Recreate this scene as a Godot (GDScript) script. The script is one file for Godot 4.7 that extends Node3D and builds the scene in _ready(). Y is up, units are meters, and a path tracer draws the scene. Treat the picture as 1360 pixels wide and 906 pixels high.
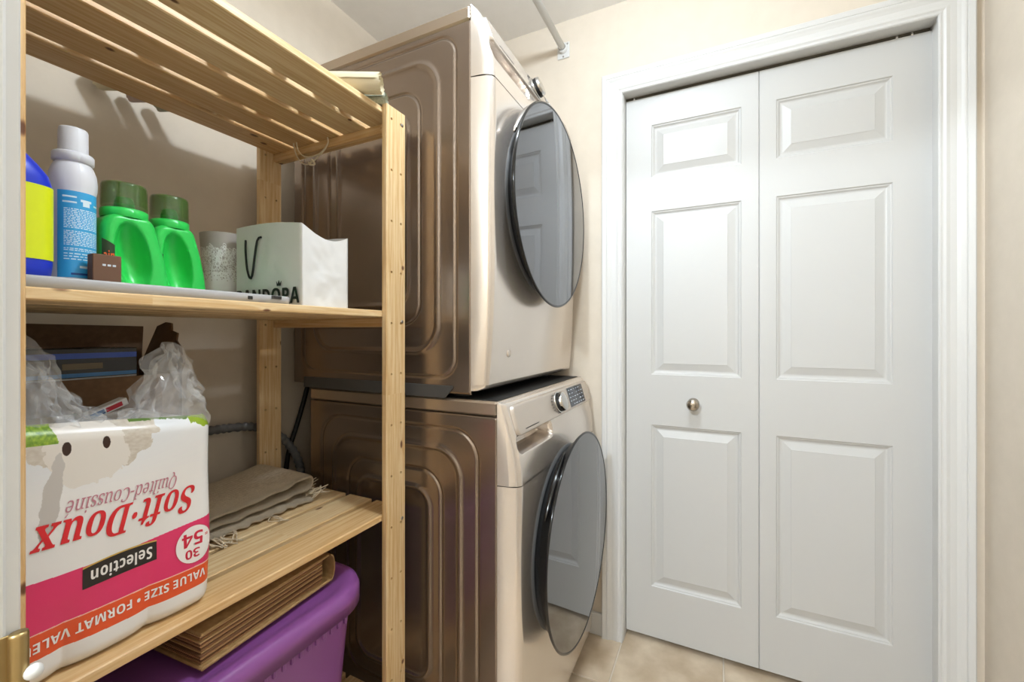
extends Node3D
# A small laundry room seen from its doorway. x to the right along the closet wall, y up, -z towards the closet wall.

var rng := RandomNumberGenerator.new()
var M := {}
var used := {}

# ------------------------------------------------------------------ scene helpers
func numbered(n: String) -> String:
	if not used.has(n):
		used[n] = 0
		return n
	used[n] += 1
	return "%s_%03d" % [n, used[n]]

func thing(called: String, label: String, category: String, at: Vector3, group := "") -> Node3D:
	var o := Node3D.new()
	o.name = numbered(called)
	add_child(o)
	o.position = at
	o.set_meta("label", label)
	o.set_meta("category", category)
	if group != "": o.set_meta("group", group)
	return o

func part(parent: Node3D, called: String, mesh: Mesh, m: Material, at := Vector3.ZERO, label := "") -> MeshInstance3D:
	var o := MeshInstance3D.new()
	o.name = called
	o.mesh = mesh
	o.material_override = m
	o.position = at
	o.cast_shadow = GeometryInstance3D.SHADOW_CASTING_SETTING_ON
	parent.add_child(o, true)
	if label != "": o.set_meta("label", label)
	return o

func single(called: String, mesh: Mesh, m: Material, label: String, category: String, at := Vector3.ZERO, group := "") -> MeshInstance3D:
	var o := part(self, numbered(called), mesh, m, at)
	o.set_meta("label", label)
	o.set_meta("category", category)
	if group != "": o.set_meta("group", group)
	return o

func structure(called: String, mesh: Mesh, m: Material, label: String, category: String, at := Vector3.ZERO) -> MeshInstance3D:
	var o := part(self, called, mesh, m, at)
	o.set_meta("kind", "structure")
	o.set_meta("label", label)
	o.set_meta("category", category)
	return o

func structure_root(called: String, label: String, category: String, at := Vector3.ZERO) -> Node3D:
	var o := Node3D.new()
	o.name = called
	add_child(o)
	o.position = at
	o.set_meta("kind", "structure")
	o.set_meta("label", label)
	o.set_meta("category", category)
	return o

# ------------------------------------------------------------------ materials
func mat(c: Color, rough := 0.6, metal := 0.0) -> StandardMaterial3D:
	var m := StandardMaterial3D.new()
	m.albedo_color = c
	m.roughness = rough
	m.metallic = metal
	m.cull_mode = BaseMaterial3D.CULL_DISABLED
	return m

func rgb(r: int, g: int, b: int) -> Color:
	return Color(r / 255.0, g / 255.0, b / 255.0)

func noise_mat(a: Color, b: Color, scale: float, rough := 0.7, seed_ := 1, freq := 0.012) -> StandardMaterial3D:
	var n := FastNoiseLite.new()
	n.seed = seed_
	n.frequency = freq
	n.fractal_octaves = 5
	var t := NoiseTexture2D.new()
	t.width = 512
	t.height = 512
	t.seamless = true
	t.noise = n
	var g := Gradient.new()
	g.set_color(0, a)
	g.set_color(1, b)
	t.color_ramp = g
	var m := mat(Color.WHITE, rough)
	m.albedo_texture = t
	m.uv1_triplanar = true
	m.uv1_world_triplanar = true
	m.uv1_scale = Vector3.ONE * scale
	return m

func wood_texture(seed_: int) -> ImageTexture:
	var n := FastNoiseLite.new()
	n.seed = seed_
	n.frequency = 1.0
	n.fractal_octaves = 3
	var w := 1024
	var h := 256
	var im := Image.create(w, h, false, Image.FORMAT_RGB8)
	var r2 := RandomNumberGenerator.new()
	r2.seed = seed_
	var knots := []
	for k in 9:
		knots.append([r2.randf() * w, r2.randf() * h, r2.randf_range(5, 10), r2.randf_range(3, 6)])
	var ca := Color(0.925, 0.82, 0.645)
	var cb := Color(0.84, 0.685, 0.47)
	var ck := Color(0.36, 0.20, 0.10)
	for y in h:
		for x in w:
			var yy := float(y)
			var dark := 0.0
			for k in knots:
				var dx: float = (x - k[0]) / k[2]
				var dy: float = (y - k[1]) / k[3]
				if absf(dx) < 9.0 and absf(dy) < 9.0:
					var d := dx * dx * 0.35 + dy * dy
					yy += 7.0 * signf(dy) * exp(-d * 0.16)
					dark = maxf(dark, 1.0 - smoothstep(0.55, 1.5, sqrt(dx * dx + dy * dy)))
			var g := n.get_noise_2d(x * 0.004, yy * 0.11)
			var fine := n.get_noise_2d(x * 0.02 + 50.0, yy * 0.5)
			var t := clampf(0.42 + g * 0.9 + fine * 0.28, 0.0, 1.0)
			im.set_pixel(x, y, ca.lerp(cb, t).lerp(ck, dark * 0.85))
	im.generate_mipmaps()
	return ImageTexture.create_from_image(im)

# ------------------------------------------------------------------ mesh helpers
func st_new(smooth := false) -> SurfaceTool:
	var st := SurfaceTool.new()
	st.begin(Mesh.PRIMITIVE_TRIANGLES)
	st.set_smooth_group(0 if smooth else -1)
	return st

func fin(st: SurfaceTool) -> ArrayMesh:
	st.generate_normals()
	return st.commit()

# a, b, c counter-clockwise seen from outside
func tri(st: SurfaceTool, a: Vector3, b: Vector3, c: Vector3) -> void:
	st.add_vertex(a)
	st.add_vertex(c)
	st.add_vertex(b)

func quad(st: SurfaceTool, a: Vector3, b: Vector3, c: Vector3, d: Vector3) -> void:
	tri(st, a, b, c)
	tri(st, a, c, d)

# triangle turned to face away from o
func otri(st: SurfaceTool, a: Vector3, b: Vector3, c: Vector3, o: Vector3, ax := -1, uo := Vector2.ZERO) -> void:
	if (b - a).cross(c - a).dot((a + b + c) / 3.0 - o) < 0.0:
		var s := b
		b = c
		c = s
	for p in [a, c, b]:
		if ax >= 0:
			var l: float = p[ax]
			var across: float = p.x + p.y + p.z - l
			st.set_uv(Vector2(l * 1.0 + uo.x, across * 4.0 + uo.y))
		st.add_vertex(p)

func oquad(st: SurfaceTool, a: Vector3, b: Vector3, c: Vector3, d: Vector3, o: Vector3, ax := -1, uo := Vector2.ZERO) -> void:
	otri(st, a, b, c, o, ax, uo)
	otri(st, a, c, d, o, ax, uo)

func v3(ax: int, a: float, b: float, c: float) -> Vector3:
	var v := Vector3.ZERO
	v[ax] = a
	v[(ax + 1) % 3] = b
	v[(ax + 2) % 3] = c
	return v

# box with chamfered edges; ax = grain direction for wood coordinates
func cbox(st: SurfaceTool, c: Vector3, s: Vector3, bev := 0.002, ax := -1, uo := Vector2.ZERO) -> void:
	var h := s * 0.5
	for k in 3:
		var k1 := (k + 1) % 3
		var k2 := (k + 2) % 3
		for sg in [-1.0, 1.0]:
			var q := []
			for e in [[-1, -1], [1, -1], [1, 1], [-1, 1]]:
				q.append(c + v3(k, sg * h[k], e[0] * (h[k1] - bev), e[1] * (h[k2] - bev)))
			oquad(st, q[0], q[1], q[2], q[3], c, ax, uo)
		for s1 in [-1.0, 1.0]:
			for s2 in [-1.0, 1.0]:
				var e1: float = h[k] - bev
				var p0 := c + v3(k, -e1, s1 * h[k1], s2 * (h[k2] - bev))
				var p1 := c + v3(k, e1, s1 * h[k1], s2 * (h[k2] - bev))
				var p2 := c + v3(k, e1, s1 * (h[k1] - bev), s2 * h[k2])
				var p3 := c + v3(k, -e1, s1 * (h[k1] - bev), s2 * h[k2])
				oquad(st, p0, p1, p2, p3, c, ax, uo)
	for sx in [-1.0, 1.0]:
		for sy in [-1.0, 1.0]:
			for sz in [-1.0, 1.0]:
				var sv := Vector3(sx, sy, sz)
				var a := c + sv * Vector3(h.x, h.y - bev, h.z - bev)
				var b := c + sv * Vector3(h.x - bev, h.y, h.z - bev)
				var d := c + sv * Vector3(h.x - bev, h.y - bev, h.z)
				otri(st, a, b, d, c, ax, uo)

func box_mesh(c: Vector3, s: Vector3, bev := 0.002, ax := -1, uo := Vector2.ZERO) -> ArrayMesh:
	var st := st_new()
	cbox(st, c, s, bev, ax, uo)
	return fin(st)

# box by its two corners
func span_mesh(a: Vector3, b: Vector3, bev := 0.0005) -> ArrayMesh:
	return box_mesh((a + b) * 0.5, (b - a).abs(), bev)

# grid surface from a function of (u, v) in 0..1
func grid(nu: int, nv: int, f: Callable, flip := false) -> ArrayMesh:
	var p := PackedVector3Array()
	var n := PackedVector3Array()
	var uv := PackedVector2Array()
	var ix := PackedInt32Array()
	var w := nu + 1
	for j in nv + 1:
		for i in w:
			p.append(f.call(float(i) / nu, float(j) / nv))
			uv.append(Vector2(float(i) / nu, 1.0 - float(j) / nv))
	for j in nv + 1:
		for i in w:
			var a := p[j * w + mini(i + 1, nu)] - p[j * w + maxi(i - 1, 0)]
			var b := p[mini(j + 1, nv) * w + i] - p[maxi(j - 1, 0) * w + i]
			var c := a.cross(b)
			if flip: c = -c
			n.append(c.normalized() if c.length() > 1e-12 else Vector3.UP)
	for j in nv:
		for i in nu:
			var a := j * w + i
			var q := [a, a + w, a + 1, a + 1, a + w, a + w + 1]
			if flip: q = [a, a + 1, a + w, a + 1, a + w + 1, a + w]
			for k in q: ix.append(k)
	var arr := []
	arr.resize(Mesh.ARRAY_MAX)
	arr[Mesh.ARRAY_VERTEX] = p
	arr[Mesh.ARRAY_NORMAL] = n
	arr[Mesh.ARRAY_TEX_UV] = uv
	arr[Mesh.ARRAY_INDEX] = ix
	var am := ArrayMesh.new()
	am.add_surface_from_arrays(Mesh.PRIMITIVE_TRIANGLES, arr)
	return am

func ring_frame(t: Vector3) -> Array:
	var up := Vector3.UP if absf(t.y) < 0.9 else Vector3.RIGHT
	var a := t.cross(up).normalized()
	return [a, a.cross(t).normalized()]

func tube(st: SurfaceTool, pts: Array, rad, seg := 10, caps := true) -> void:
	var rings := []
	var a := Vector3.ZERO
	for i in pts.size():
		var t: Vector3 = (pts[mini(i + 1, pts.size() - 1)] - pts[maxi(i - 1, 0)]).normalized()
		if i == 0:
			a = ring_frame(t)[0]
		else:
			a = (a - t * a.dot(t)).normalized()
		var b := t.cross(a)
		var r: float = rad[i] if rad is Array else rad
		var ring := []
		for k in seg:
			var th := TAU * k / seg
			ring.append(pts[i] + (a * cos(th) + b * sin(th)) * r)
		rings.append(ring)
	for i in pts.size() - 1:
		var o: Vector3 = (pts[i] + pts[i + 1]) * 0.5
		for k in seg:
			var k2 := (k + 1) % seg
			oquad(st, rings[i][k], rings[i][k2], rings[i + 1][k2], rings[i + 1][k], o)
	if caps:
		var n := pts.size() - 1
		for k in seg:
			var k2 := (k + 1) % seg
			otri(st, pts[0], rings[0][k], rings[0][k2], pts[1])
			otri(st, pts[n], rings[n][k], rings[n][k2], pts[n - 1])

func tube_mesh(pts: Array, rad, seg := 10, caps := true) -> ArrayMesh:
	var st := st_new(true)
	tube(st, pts, rad, seg, caps)
	return fin(st)

func spline(ctrl: Array, n: int) -> Array:
	var c := Curve3D.new()
	for i in ctrl.size():
		var t: Vector3 = (ctrl[mini(i + 1, ctrl.size() - 1)] - ctrl[maxi(i - 1, 0)]) / 6.0
		c.add_point(ctrl[i], -t, t)
	var out := []
	for i in n + 1:
		out.append(c.sample_baked(c.get_baked_length() * i / n, true))
	return out

# profile of Vector2(radius, height) turned round y, then moved by xf
func lathe(prof: Array, seg: int, xf := Transform3D.IDENTITY, smooth := true) -> ArrayMesh:
	var st := st_new(smooth)
	for i in prof.size() - 1:
		for k in seg:
			var t0 := TAU * k / seg
			var t1 := TAU * (k + 1) / seg
			var a := xf * Vector3(prof[i].x * cos(t0), prof[i].y, prof[i].x * sin(t0))
			var b := xf * Vector3(prof[i].x * cos(t1), prof[i].y, prof[i].x * sin(t1))
			var c := xf * Vector3(prof[i + 1].x * cos(t1), prof[i + 1].y, prof[i + 1].x * sin(t1))
			var d := xf * Vector3(prof[i + 1].x * cos(t0), prof[i + 1].y, prof[i + 1].x * sin(t0))
			var uvs := [Vector2(1.0 - float(k) / seg, 1.0 - float(i) / (prof.size() - 1)), Vector2(1.0 - float(k + 1) / seg, 1.0 - float(i) / (prof.size() - 1)),
				Vector2(1.0 - float(k + 1) / seg, 1.0 - float(i + 1) / (prof.size() - 1)), Vector2(1.0 - float(k) / seg, 1.0 - float(i + 1) / (prof.size() - 1))]
			var q := [a, b, c, d]
			for e in [[0, 2, 3], [0, 1, 2]]:
				if e[0] == 0 and prof[i].x < 1e-6 and e[1] == 1: continue
				if prof[i + 1].x < 1e-6 and e[1] == 2: continue
				for z in e:
					st.set_uv(uvs[z])
					st.add_vertex(q[z])
	return fin(st)

func to_x() -> Basis:      # turns +y of a lathe into +x
	return Basis(Vector3(0, -1, 0), Vector3(1, 0, 0), Vector3(0, 0, 1))

func to_z() -> Basis:      # turns +y of a lathe into +z
	return Basis(Vector3(1, 0, 0), Vector3(0, 0, 1), Vector3(0, -1, 0))

# outline in 2D (x right, y up) given depth along +z, bevel-free
func slab(poly: PackedVector2Array, depth: float, xf := Transform3D.IDENTITY) -> ArrayMesh:
	var st := st_new()
	var ids := Geometry2D.triangulate_polygon(poly)
	var cw := Geometry2D.is_polygon_clockwise(poly)
	for i in range(0, ids.size(), 3):
		var a := poly[ids[i]]
		var b := poly[ids[i + 1]]
		var c := poly[ids[i + 2]]
		if (b - a).cross(c - a) < 0.0:
			var s := b
			b = c
			c = s
		tri(st, xf * Vector3(a.x, a.y, depth), xf * Vector3(b.x, b.y, depth), xf * Vector3(c.x, c.y, depth))
		tri(st, xf * Vector3(a.x, a.y, 0), xf * Vector3(c.x, c.y, 0), xf * Vector3(b.x, b.y, 0))
	for i in poly.size():
		var a := poly[i]
		var b := poly[(i + 1) % poly.size()]
		var q := [xf * Vector3(a.x, a.y, 0), xf * Vector3(b.x, b.y, 0), xf * Vector3(b.x, b.y, depth), xf * Vector3(a.x, a.y, depth)]
		if cw: quad(st, q[3], q[2], q[1], q[0])
		else: quad(st, q[0], q[1], q[2], q[3])
	return fin(st)

func rounded(w: float, h: float, r: float, n := 6) -> PackedVector2Array:
	var p := PackedVector2Array()
	for q in 4:
		var cx := (w * 0.5 - r) * (1 if q == 0 or q == 3 else -1)
		var cy := (h * 0.5 - r) * (1 if q < 2 else -1)
		for k in n + 1:
			var t := PI * 0.5 * (q + float(k) / n)
			p.append(Vector2(cx + r * cos(t), cy + r * sin(t)))
	return p

# smooth solid: stacked closed loops, first and last closed by fans
func loft(loops: Array, smooth := true, close_ends := true) -> ArrayMesh:
	var st := st_new(smooth)
	var n: int = loops[0].size()
	for j in loops.size() - 1:
		for i in n:
			var i2 := (i + 1) % n
			quad(st, loops[j][i], loops[j][i2], loops[j + 1][i2], loops[j + 1][i])
	if close_ends:
		var ca := Vector3.ZERO
		var cb := Vector3.ZERO
		var m := loops.size() - 1
		for i in n:
			ca += loops[0][i] / n
			cb += loops[m][i] / n
		for i in n:
			var i2 := (i + 1) % n
			tri(st, ca, loops[0][i2], loops[0][i])
			tri(st, cb, loops[m][i], loops[m][i2])
	return fin(st)

# horizontal rounded-rectangle loop, counter-clockwise seen from above so that lofts going up face out
func loop_at(cx: float, cz: float, w: float, d: float, r: float, y: float, n := 5) -> Array:
	var out := []
	for p in rounded(w, d, r, n):
		out.append(Vector3(cx + p.x, y, cz - p.y))
	return out

# surface of the zero level of a distance function, as surface nets
func nets(lo: Vector3, hi: Vector3, cell: float, f: Callable) -> ArrayMesh:
	var nx := int(ceil((hi.x - lo.x) / cell)) + 1
	var ny := int(ceil((hi.y - lo.y) / cell)) + 1
	var nz := int(ceil((hi.z - lo.z) / cell)) + 1
	var val := PackedFloat32Array()
	val.resize(nx * ny * nz)
	for k in nz:
		for j in ny:
			for i in nx:
				val[(k * ny + j) * nx + i] = f.call(lo + Vector3(i, j, k) * cell)
	var vid := {}
	var pos := PackedVector3Array()
	var edges := [[0, 1], [2, 3], [4, 5], [6, 7], [0, 2], [1, 3], [4, 6], [5, 7], [0, 4], [1, 5], [2, 6], [3, 7]]
	for k in nz - 1:
		for j in ny - 1:
			for i in nx - 1:
				var c := []
				var neg := 0
				for q in 8:
					var v := val[((k + (q >> 2)) * ny + j + ((q >> 1) & 1)) * nx + i + (q & 1)]
					c.append(v)
					if v < 0.0: neg += 1
				if neg == 0 or neg == 8: continue
				var s := Vector3.ZERO
				var m := 0
				for e in edges:
					var a: float = c[e[0]]
					var b: float = c[e[1]]
					if (a < 0.0) == (b < 0.0): continue
					var t := a / (a - b)
					var pa := Vector3(e[0] & 1, (e[0] >> 1) & 1, e[0] >> 2)
					var pb := Vector3(e[1] & 1, (e[1] >> 1) & 1, e[1] >> 2)
					s += pa.lerp(pb, t)
					m += 1
				vid[(k * ny + j) * nx + i] = pos.size()
				pos.append(lo + (Vector3(i, j, k) + s / m) * cell)
	var st := st_new(true)
	for k in range(1, nz - 1):
		for j in range(1, ny - 1):
			for i in range(1, nx - 1):
				var id := (k * ny + j) * nx + i
				var a := val[id]
				var steps := [1, nx, nx * ny]
				for ax in 3:
					var b := val[id + steps[ax]]
					if (a < 0.0) == (b < 0.0): continue
					var s1: int = steps[(ax + 1) % 3]
					var s2: int = steps[(ax + 2) % 3]
					var q := [pos[vid[id]], pos[vid[id - s1]], pos[vid[id - s1 - s2]], pos[vid[id - s2]]]
					if a < 0.0: quad(st, q[0], q[1], q[2], q[3])
					else: quad(st, q[3], q[2], q[1], q[0])
	st.index()
	return fin(st)

func lettering(text: String, height: float, bold := false, serif := false, depth := 0.0006) -> TextMesh:
	var f := SystemFont.new()
	f.font_names = PackedStringArray(["Droid Serif" if serif else "Droid Sans"])
	f.font_weight = 700 if bold else 400
	var t := TextMesh.new()
	t.text = text
	t.font = f
	t.font_size = 64
	t.pixel_size = height / 64.0
	t.depth = depth
	return t

# lettering on a face towards +x; upside_down as on the paper pack
func write_on_x(parent: Node3D, called: String, text: String, cap: float, width: float, at: Vector3, m: Material, bold := false, serif := false, slant := 0.0, tilt := 0.0, upside := true) -> void:
	var t := lettering(text, cap * 1.4, bold, serif)
	var o := part(parent, called, t, m, at)
	var w := t.get_aabb().size.x
	var k := width / w if width > 0.0 else 1.0
	var right := Vector3(0, 0, 1) if upside else Vector3(0, 0, -1)
	var up := Vector3(0, -1, 0) if upside else Vector3(0, 1, 0)
	var b := Basis(right * k, up + right * slant, Vector3(1, 0, 0))
	o.basis = Basis(Vector3(1, 0, 0), tilt) * b

# ------------------------------------------------------------------ scene
func _ready() -> void:
	rng.seed = 7
	camera_and_light()
	materials()
	room()
	closet_door()
	machines()
	shelving()
	rod()
	top_shelf_things()
	middle_shelf_things()
	lower_shelf_things()
	bottom_shelf_things()
	hoses()

func camera_and_light() -> void:
	var cam := Camera3D.new()
	cam.name = "camera"
	add_child(cam)
	cam.projection = Camera3D.PROJECTION_FRUSTUM
	cam.near = 0.05
	cam.far = 30.0
	cam.size = 0.05 * 906.0 / 562.0
	cam.frustum_offset = Vector2(0, -0.05 * 10.0 / 562.0)
	cam.position = Vector3(0, 1.15, 0)
	cam.rotation.y = atan(273.0 / 562.0)
	cam.current = true
	var we := WorldEnvironment.new()
	we.name = "environment"
	var e := Environment.new()
	e.background_mode = Environment.BG_COLOR
	e.background_color = Color(0.5, 0.5, 0.5)
	e.tonemap_mode = Environment.TONE_MAPPER_LINEAR
	e.tonemap_exposure = 1.4
	e.sdfgi_enabled = true
	e.ssao_enabled = true
	e.ssil_enabled = true
	we.environment = e
	add_child(we)
	ceiling_lamp(Vector3(-0.18, 2.39, -0.73), 0.83, 1.0, Color(0.90, 0.952, 1.0), "white flush dome ceiling light above the dryer front")
	ceiling_lamp(Vector3(-0.45, 2.39, 1.25), 3.9, 1.6, Color(0.90, 0.952, 1.0), "unseen flush dome ceiling light in the hallway, placed to light the closet door")  # unseen lamp behind the camera, placed to light the closet door and right wall

func ceiling_lamp(at: Vector3, energy: float, k: float, c: Color, label: String) -> void:
	var t := thing("ceiling_light", label, "light", at, "flush dome ceiling lights")
	part(t, "base", lathe([Vector2(0, 0), Vector2(0.135 * k, 0), Vector2(0.14 * k, -0.01), Vector2(0.135 * k, -0.02), Vector2(0, -0.02)], 40), mat(rgb(235, 233, 230), 0.4))
	var g := mat(rgb(250, 246, 238), 0.4)
	g.emission_enabled = true
	g.emission = c
	g.emission_energy_multiplier = 2.0
	var pr := []
	for i in 9:
		var a := PI * 0.5 * i / 8.0
		pr.append(Vector2(0.125 * k * cos(a), -0.02 - 0.04 * sin(a)))
	part(t, "dome", lathe(pr, 40), g)
	var l := AreaLight3D.new()
	l.name = "glow"
	l.area_size = Vector2(0.15, 0.15) * k
	l.light_color = c
	l.light_energy = energy * 0.15
	l.area_range = 8.0
	l.area_attenuation = 2.0
	l.shadow_enabled = true
	l.position = Vector3(0, -0.064, 0)
	l.rotation.x = -PI / 2
	t.add_child(l)
	var o := OmniLight3D.new()
	o.name = "side_glow"
	o.light_color = c
	o.light_energy = energy * 0.6
	o.light_size = 0.055
	o.omni_range = 8.0
	o.omni_attenuation = 2.0
	o.shadow_enabled = true
	o.position = Vector3(0, -0.115, 0)
	t.add_child(o)

func materials() -> void:
	M.wall = noise_mat(rgb(216, 204, 187), rgb(221, 209, 192), 2.0, 0.85, 3)
	M.ceiling = noise_mat(rgb(242, 240, 237), rgb(246, 244, 241), 2.0, 0.9, 4)
	M.white = mat(rgb(214, 213, 210), 0.38)
	M.door = mat(rgb(198, 197, 194), 0.42)
	M.track = mat(rgb(92, 86, 74), 0.4, 0.6)
	M.chrome = mat(rgb(205, 203, 200), 0.12, 1.0)
	M.nickel = mat(rgb(176, 168, 156), 0.2, 1.0)
	M.brass = mat(rgb(176, 152, 104), 0.35, 0.9)
	M.grout = mat(rgb(222, 212, 196), 0.9)
	M.tiles = []
	for i in 3:
		var tm := noise_mat(rgb(178, 156, 128), rgb(218, 201, 177), 1.6, 0.35, 20 + i, 0.008)
		tm.uv1_offset = Vector3(0.31 * i, 0.17 * i, 0.23 * i)
		M.tiles.append(tm)
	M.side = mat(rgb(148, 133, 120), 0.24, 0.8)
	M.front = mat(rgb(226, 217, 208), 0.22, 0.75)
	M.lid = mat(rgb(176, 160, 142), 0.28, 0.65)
	M.console = mat(rgb(205, 194, 182), 0.24, 0.6)
	M.bezel = mat(rgb(12, 12, 13), 0.12)
	M.glass_dark = mat(rgb(122, 123, 126), 0.035, 1.0)
	M.dark = mat(rgb(42, 40, 38), 0.5)
	M.gasket = mat(rgb(78, 78, 78), 0.6)
	M.top_plate = mat(rgb(30, 29, 28), 0.55)
	M.display = mat(rgb(40, 48, 62), 0.1)
	M.pale_mark = mat(rgb(210, 218, 226), 0.4)
	M.print_dark = mat(rgb(60, 56, 54), 0.6)
	var wt := wood_texture(11)
	M.pine = mat(Color.WHITE, 0.45)
	M.pine.albedo_texture = wt
	M.pine2 = mat(Color(0.97, 0.93, 0.88), 0.45)
	M.pine2.albedo_texture = wood_texture(23)
	M.steel = mat(rgb(170, 166, 160), 0.3, 1.0)
	M.black = mat(rgb(20, 20, 20), 0.45)

# ------------------------------------------------------------------ the room
func room() -> void:
	var fl := structure("floor", span_mesh(Vector3(-1.42, -0.1, -1.76), Vector3(0.78, -0.004, 0.0)), M.grout, "beige ceramic tile floor with pale grout", "floor")
	var g := 0.0022
	var tm := box_mesh(Vector3.ZERO, Vector3(0.34 - 2 * g, 0.008, 0.34 - 2 * g), 0.0015)
	var cnt := 0
	for i in range(-3, 4):
		for k in range(-2, 5):
			var cx := -0.3216 + 0.17 + 0.34 * i
			var cz := -1.38 + 0.17 + 0.34 * k
			if cx < -1.25 or cx > 0.65 or cz > -0.1 or cz < -1.75: continue
			part(fl, "tile", tm, M.tiles[(i * 2 + k + 20) % 3], Vector3(cx, -0.004, cz))
			cnt += 1
	structure("ceiling", span_mesh(Vector3(-1.42, 2.39, -1.73), Vector3(0.78, 2.5, 0.0)), M.ceiling, "smooth white laundry room ceiling", "ceiling")
	structure("wall_left", span_mesh(Vector3(-1.415, 0, -1.73), Vector3(-1.295, 2.39, 0.0)), M.wall, "beige wall behind the pine shelving", "wall")
	structure("wall_right", span_mesh(Vector3(0.656, 0, -1.73), Vector3(0.78, 2.39, 0.0)), M.wall, "beige wall right of the closet door", "wall")
	# closet wall with its opening
	var st := st_new()
	var z0 := -1.72
	var z1 := -1.603
	for r in [[-1.295, -0.335, 0.0, 2.39], [0.578, 0.662, 0.0, 2.39], [-0.335, 0.578, 2.062, 2.39]]:
		cbox(st, Vector3((r[0] + r[1]) / 2, (r[2] + r[3]) / 2, (z0 + z1) / 2), Vector3(r[1] - r[0], r[3] - r[2], z1 - z0), 0.0003)
	structure("wall_closet", fin(st), M.wall, "beige wall around the white closet door", "wall")
	structure("wall_closet_back", span_mesh(Vector3(-0.6, 0, -2.3), Vector3(0.8, 2.39, -2.25)), M.wall, "beige back of the closet", "wall")  # closet shell out of view, closed so no light leaks in behind the door
	structure("wall_closet_left", span_mesh(Vector3(-0.65, 0, -2.3), Vector3(-0.6, 2.39, -1.72)), M.wall, "beige left side of the closet", "wall")
	structure("wall_closet_right", span_mesh(Vector3(0.8, 0, -2.3), Vector3(0.85, 2.39, -1.72)), M.wall, "beige right side of the closet", "wall")
	structure("floor_closet", span_mesh(Vector3(-0.65, -0.1, -2.3), Vector3(0.85, -0.001, -1.76)), M.grout, "closet floor behind the white door", "floor")
	structure("ceiling_closet", span_mesh(Vector3(-0.65, 2.39, -2.3), Vector3(0.85, 2.5, -1.73)), M.ceiling, "closet ceiling", "ceiling")
	# doorway wall with the opening the view is taken from
	st = st_new()
	for r in [[-1.295, -0.49, 0.0, 2.39], [0.37, 0.662, 0.0, 2.39], [-0.49, 0.37, 2.06, 2.39]]:
		cbox(st, Vector3((r[0] + r[1]) / 2, (r[2] + r[3]) / 2, -0.05), Vector3(r[1] - r[0], r[3] - r[2], 0.12), 0.0003)
	structure("wall_doorway", fin(st), M.wall, "beige wall with the doorway to the hall", "wall")
	# hallway behind the view
	structure("floor_hall", span_mesh(Vector3(-1.5, -0.1, 0.0), Vector3(1.5, 0.0, 1.9)), noise_mat(rgb(150, 138, 122), rgb(172, 160, 144), 3.0, 0.4, 40), "brown hallway floor", "floor")
	structure("ceiling_hall", span_mesh(Vector3(-1.6, 2.39, 0.0), Vector3(1.6, 2.5, 2.0)), M.ceiling, "white hallway ceiling", "ceiling")
	structure("wall_hall_left", span_mesh(Vector3(-1.6, 0, 0.01), Vector3(-1.5, 2.39, 2.0)), M.wall, "beige left wall of the hallway", "wall")
	structure("wall_hall_right", span_mesh(Vector3(1.5, 0, 0.01), Vector3(1.6, 2.39, 2.0)), M.wall, "beige right wall of the hallway", "wall")
	structure("wall_hall_back", span_mesh(Vector3(-1.5, 0, 1.9), Vector3(1.5, 2.39, 2.0)), M.wall, "beige far wall of the hallway", "wall")
	structure("wall_hall_near_left", span_mesh(Vector3(-1.5, 0, -0.1), Vector3(-1.415, 2.39, 0.01)), M.wall, "beige hallway corner piece at left", "wall")
	structure("wall_hall_near_right", span_mesh(Vector3(0.662, 0, 0.0), Vector3(1.5, 2.39, 0.01)), M.wall, "beige hallway wall right of the doorway", "wall")
	# baseboards
	structure("baseboard_closet", span_mesh(Vector3(-1.29, 0, -1.602), Vector3(-0.392, 0.085, -1.590), 0.003), M.white, "white baseboard beside the closet casing", "baseboard")
	structure("baseboard_right", span_mesh(Vector3(0.645, 0, -1.58), Vector3(0.6555, 0.085, -0.12), 0.003), M.white, "white baseboard along the right wall", "baseboard")
	structure("baseboard_left", span_mesh(Vector3(-1.294, 0, -1.6), Vector3(-1.283, 0.085, -0.12), 0.003), M.white, "white baseboard along the left wall", "baseboard")
	casing("trim", -0.318, 0.558, 2.0436, -1.603, 0.0, 0.075, 1, ["white moulded casing left of the closet door", "white moulded casing over the closet door", "white moulded casing right of the closet door"])
	# doorway lining: jamb, casing, hinge
	var jamb := structure_root("trim_4", "white door jamb with a brass hinge at the left edge of view", "door jamb", Vector3(-0.47, 0, -0.05))
	part(jamb, "jamb_board", span_mesh(Vector3(-0.02, 0, -0.0675), Vector3(0, 2.04, 0.06), 0.002), M.white)
	var prof := [Vector2(0.0, 0.0), Vector2(0.0, 0.0145), Vector2(0.003, 0.0162), Vector2(0.01, 0.0145), Vector2(0.05, 0.0145), Vector2(0.062, 0.0155), Vector2(0.07, 0.014), Vector2(0.07, 0.0)]
	var s2 := st_new()
	for i in prof.size() - 1:
		var a := Vector3(-0.004 - prof[i].x, 0, -0.06 - prof[i].y)
		var b := Vector3(-0.004 - prof[i + 1].x, 0, -0.06 - prof[i + 1].y)
		oquad(s2, a, b, b + Vector3(0, 2.05, 0), a + Vector3(0, 2.05, 0), Vector3(-0.04, 1, -0.062))
	part(jamb, "casing_board", fin(s2), M.white)
	var hg := part(jamb, "hinge", span_mesh(Vector3(0.0, 0.840, -0.0685), Vector3(0.0016, 0.928, -0.02), 0.0004), M.brass, Vector3.ZERO, "brass hinge")
	part(hg, "knuckle", lathe([Vector2(0, 0.84), Vector2(0.005, 0.84), Vector2(0.0054, 0.842), Vector2(0.0054, 0.926), Vector2(0.005, 0.928), Vector2(0, 0.928)], 20, Transform3D(Basis.IDENTITY, Vector3(0.0035, 0, -0.0725))), M.brass)
	var pb := []
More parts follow.
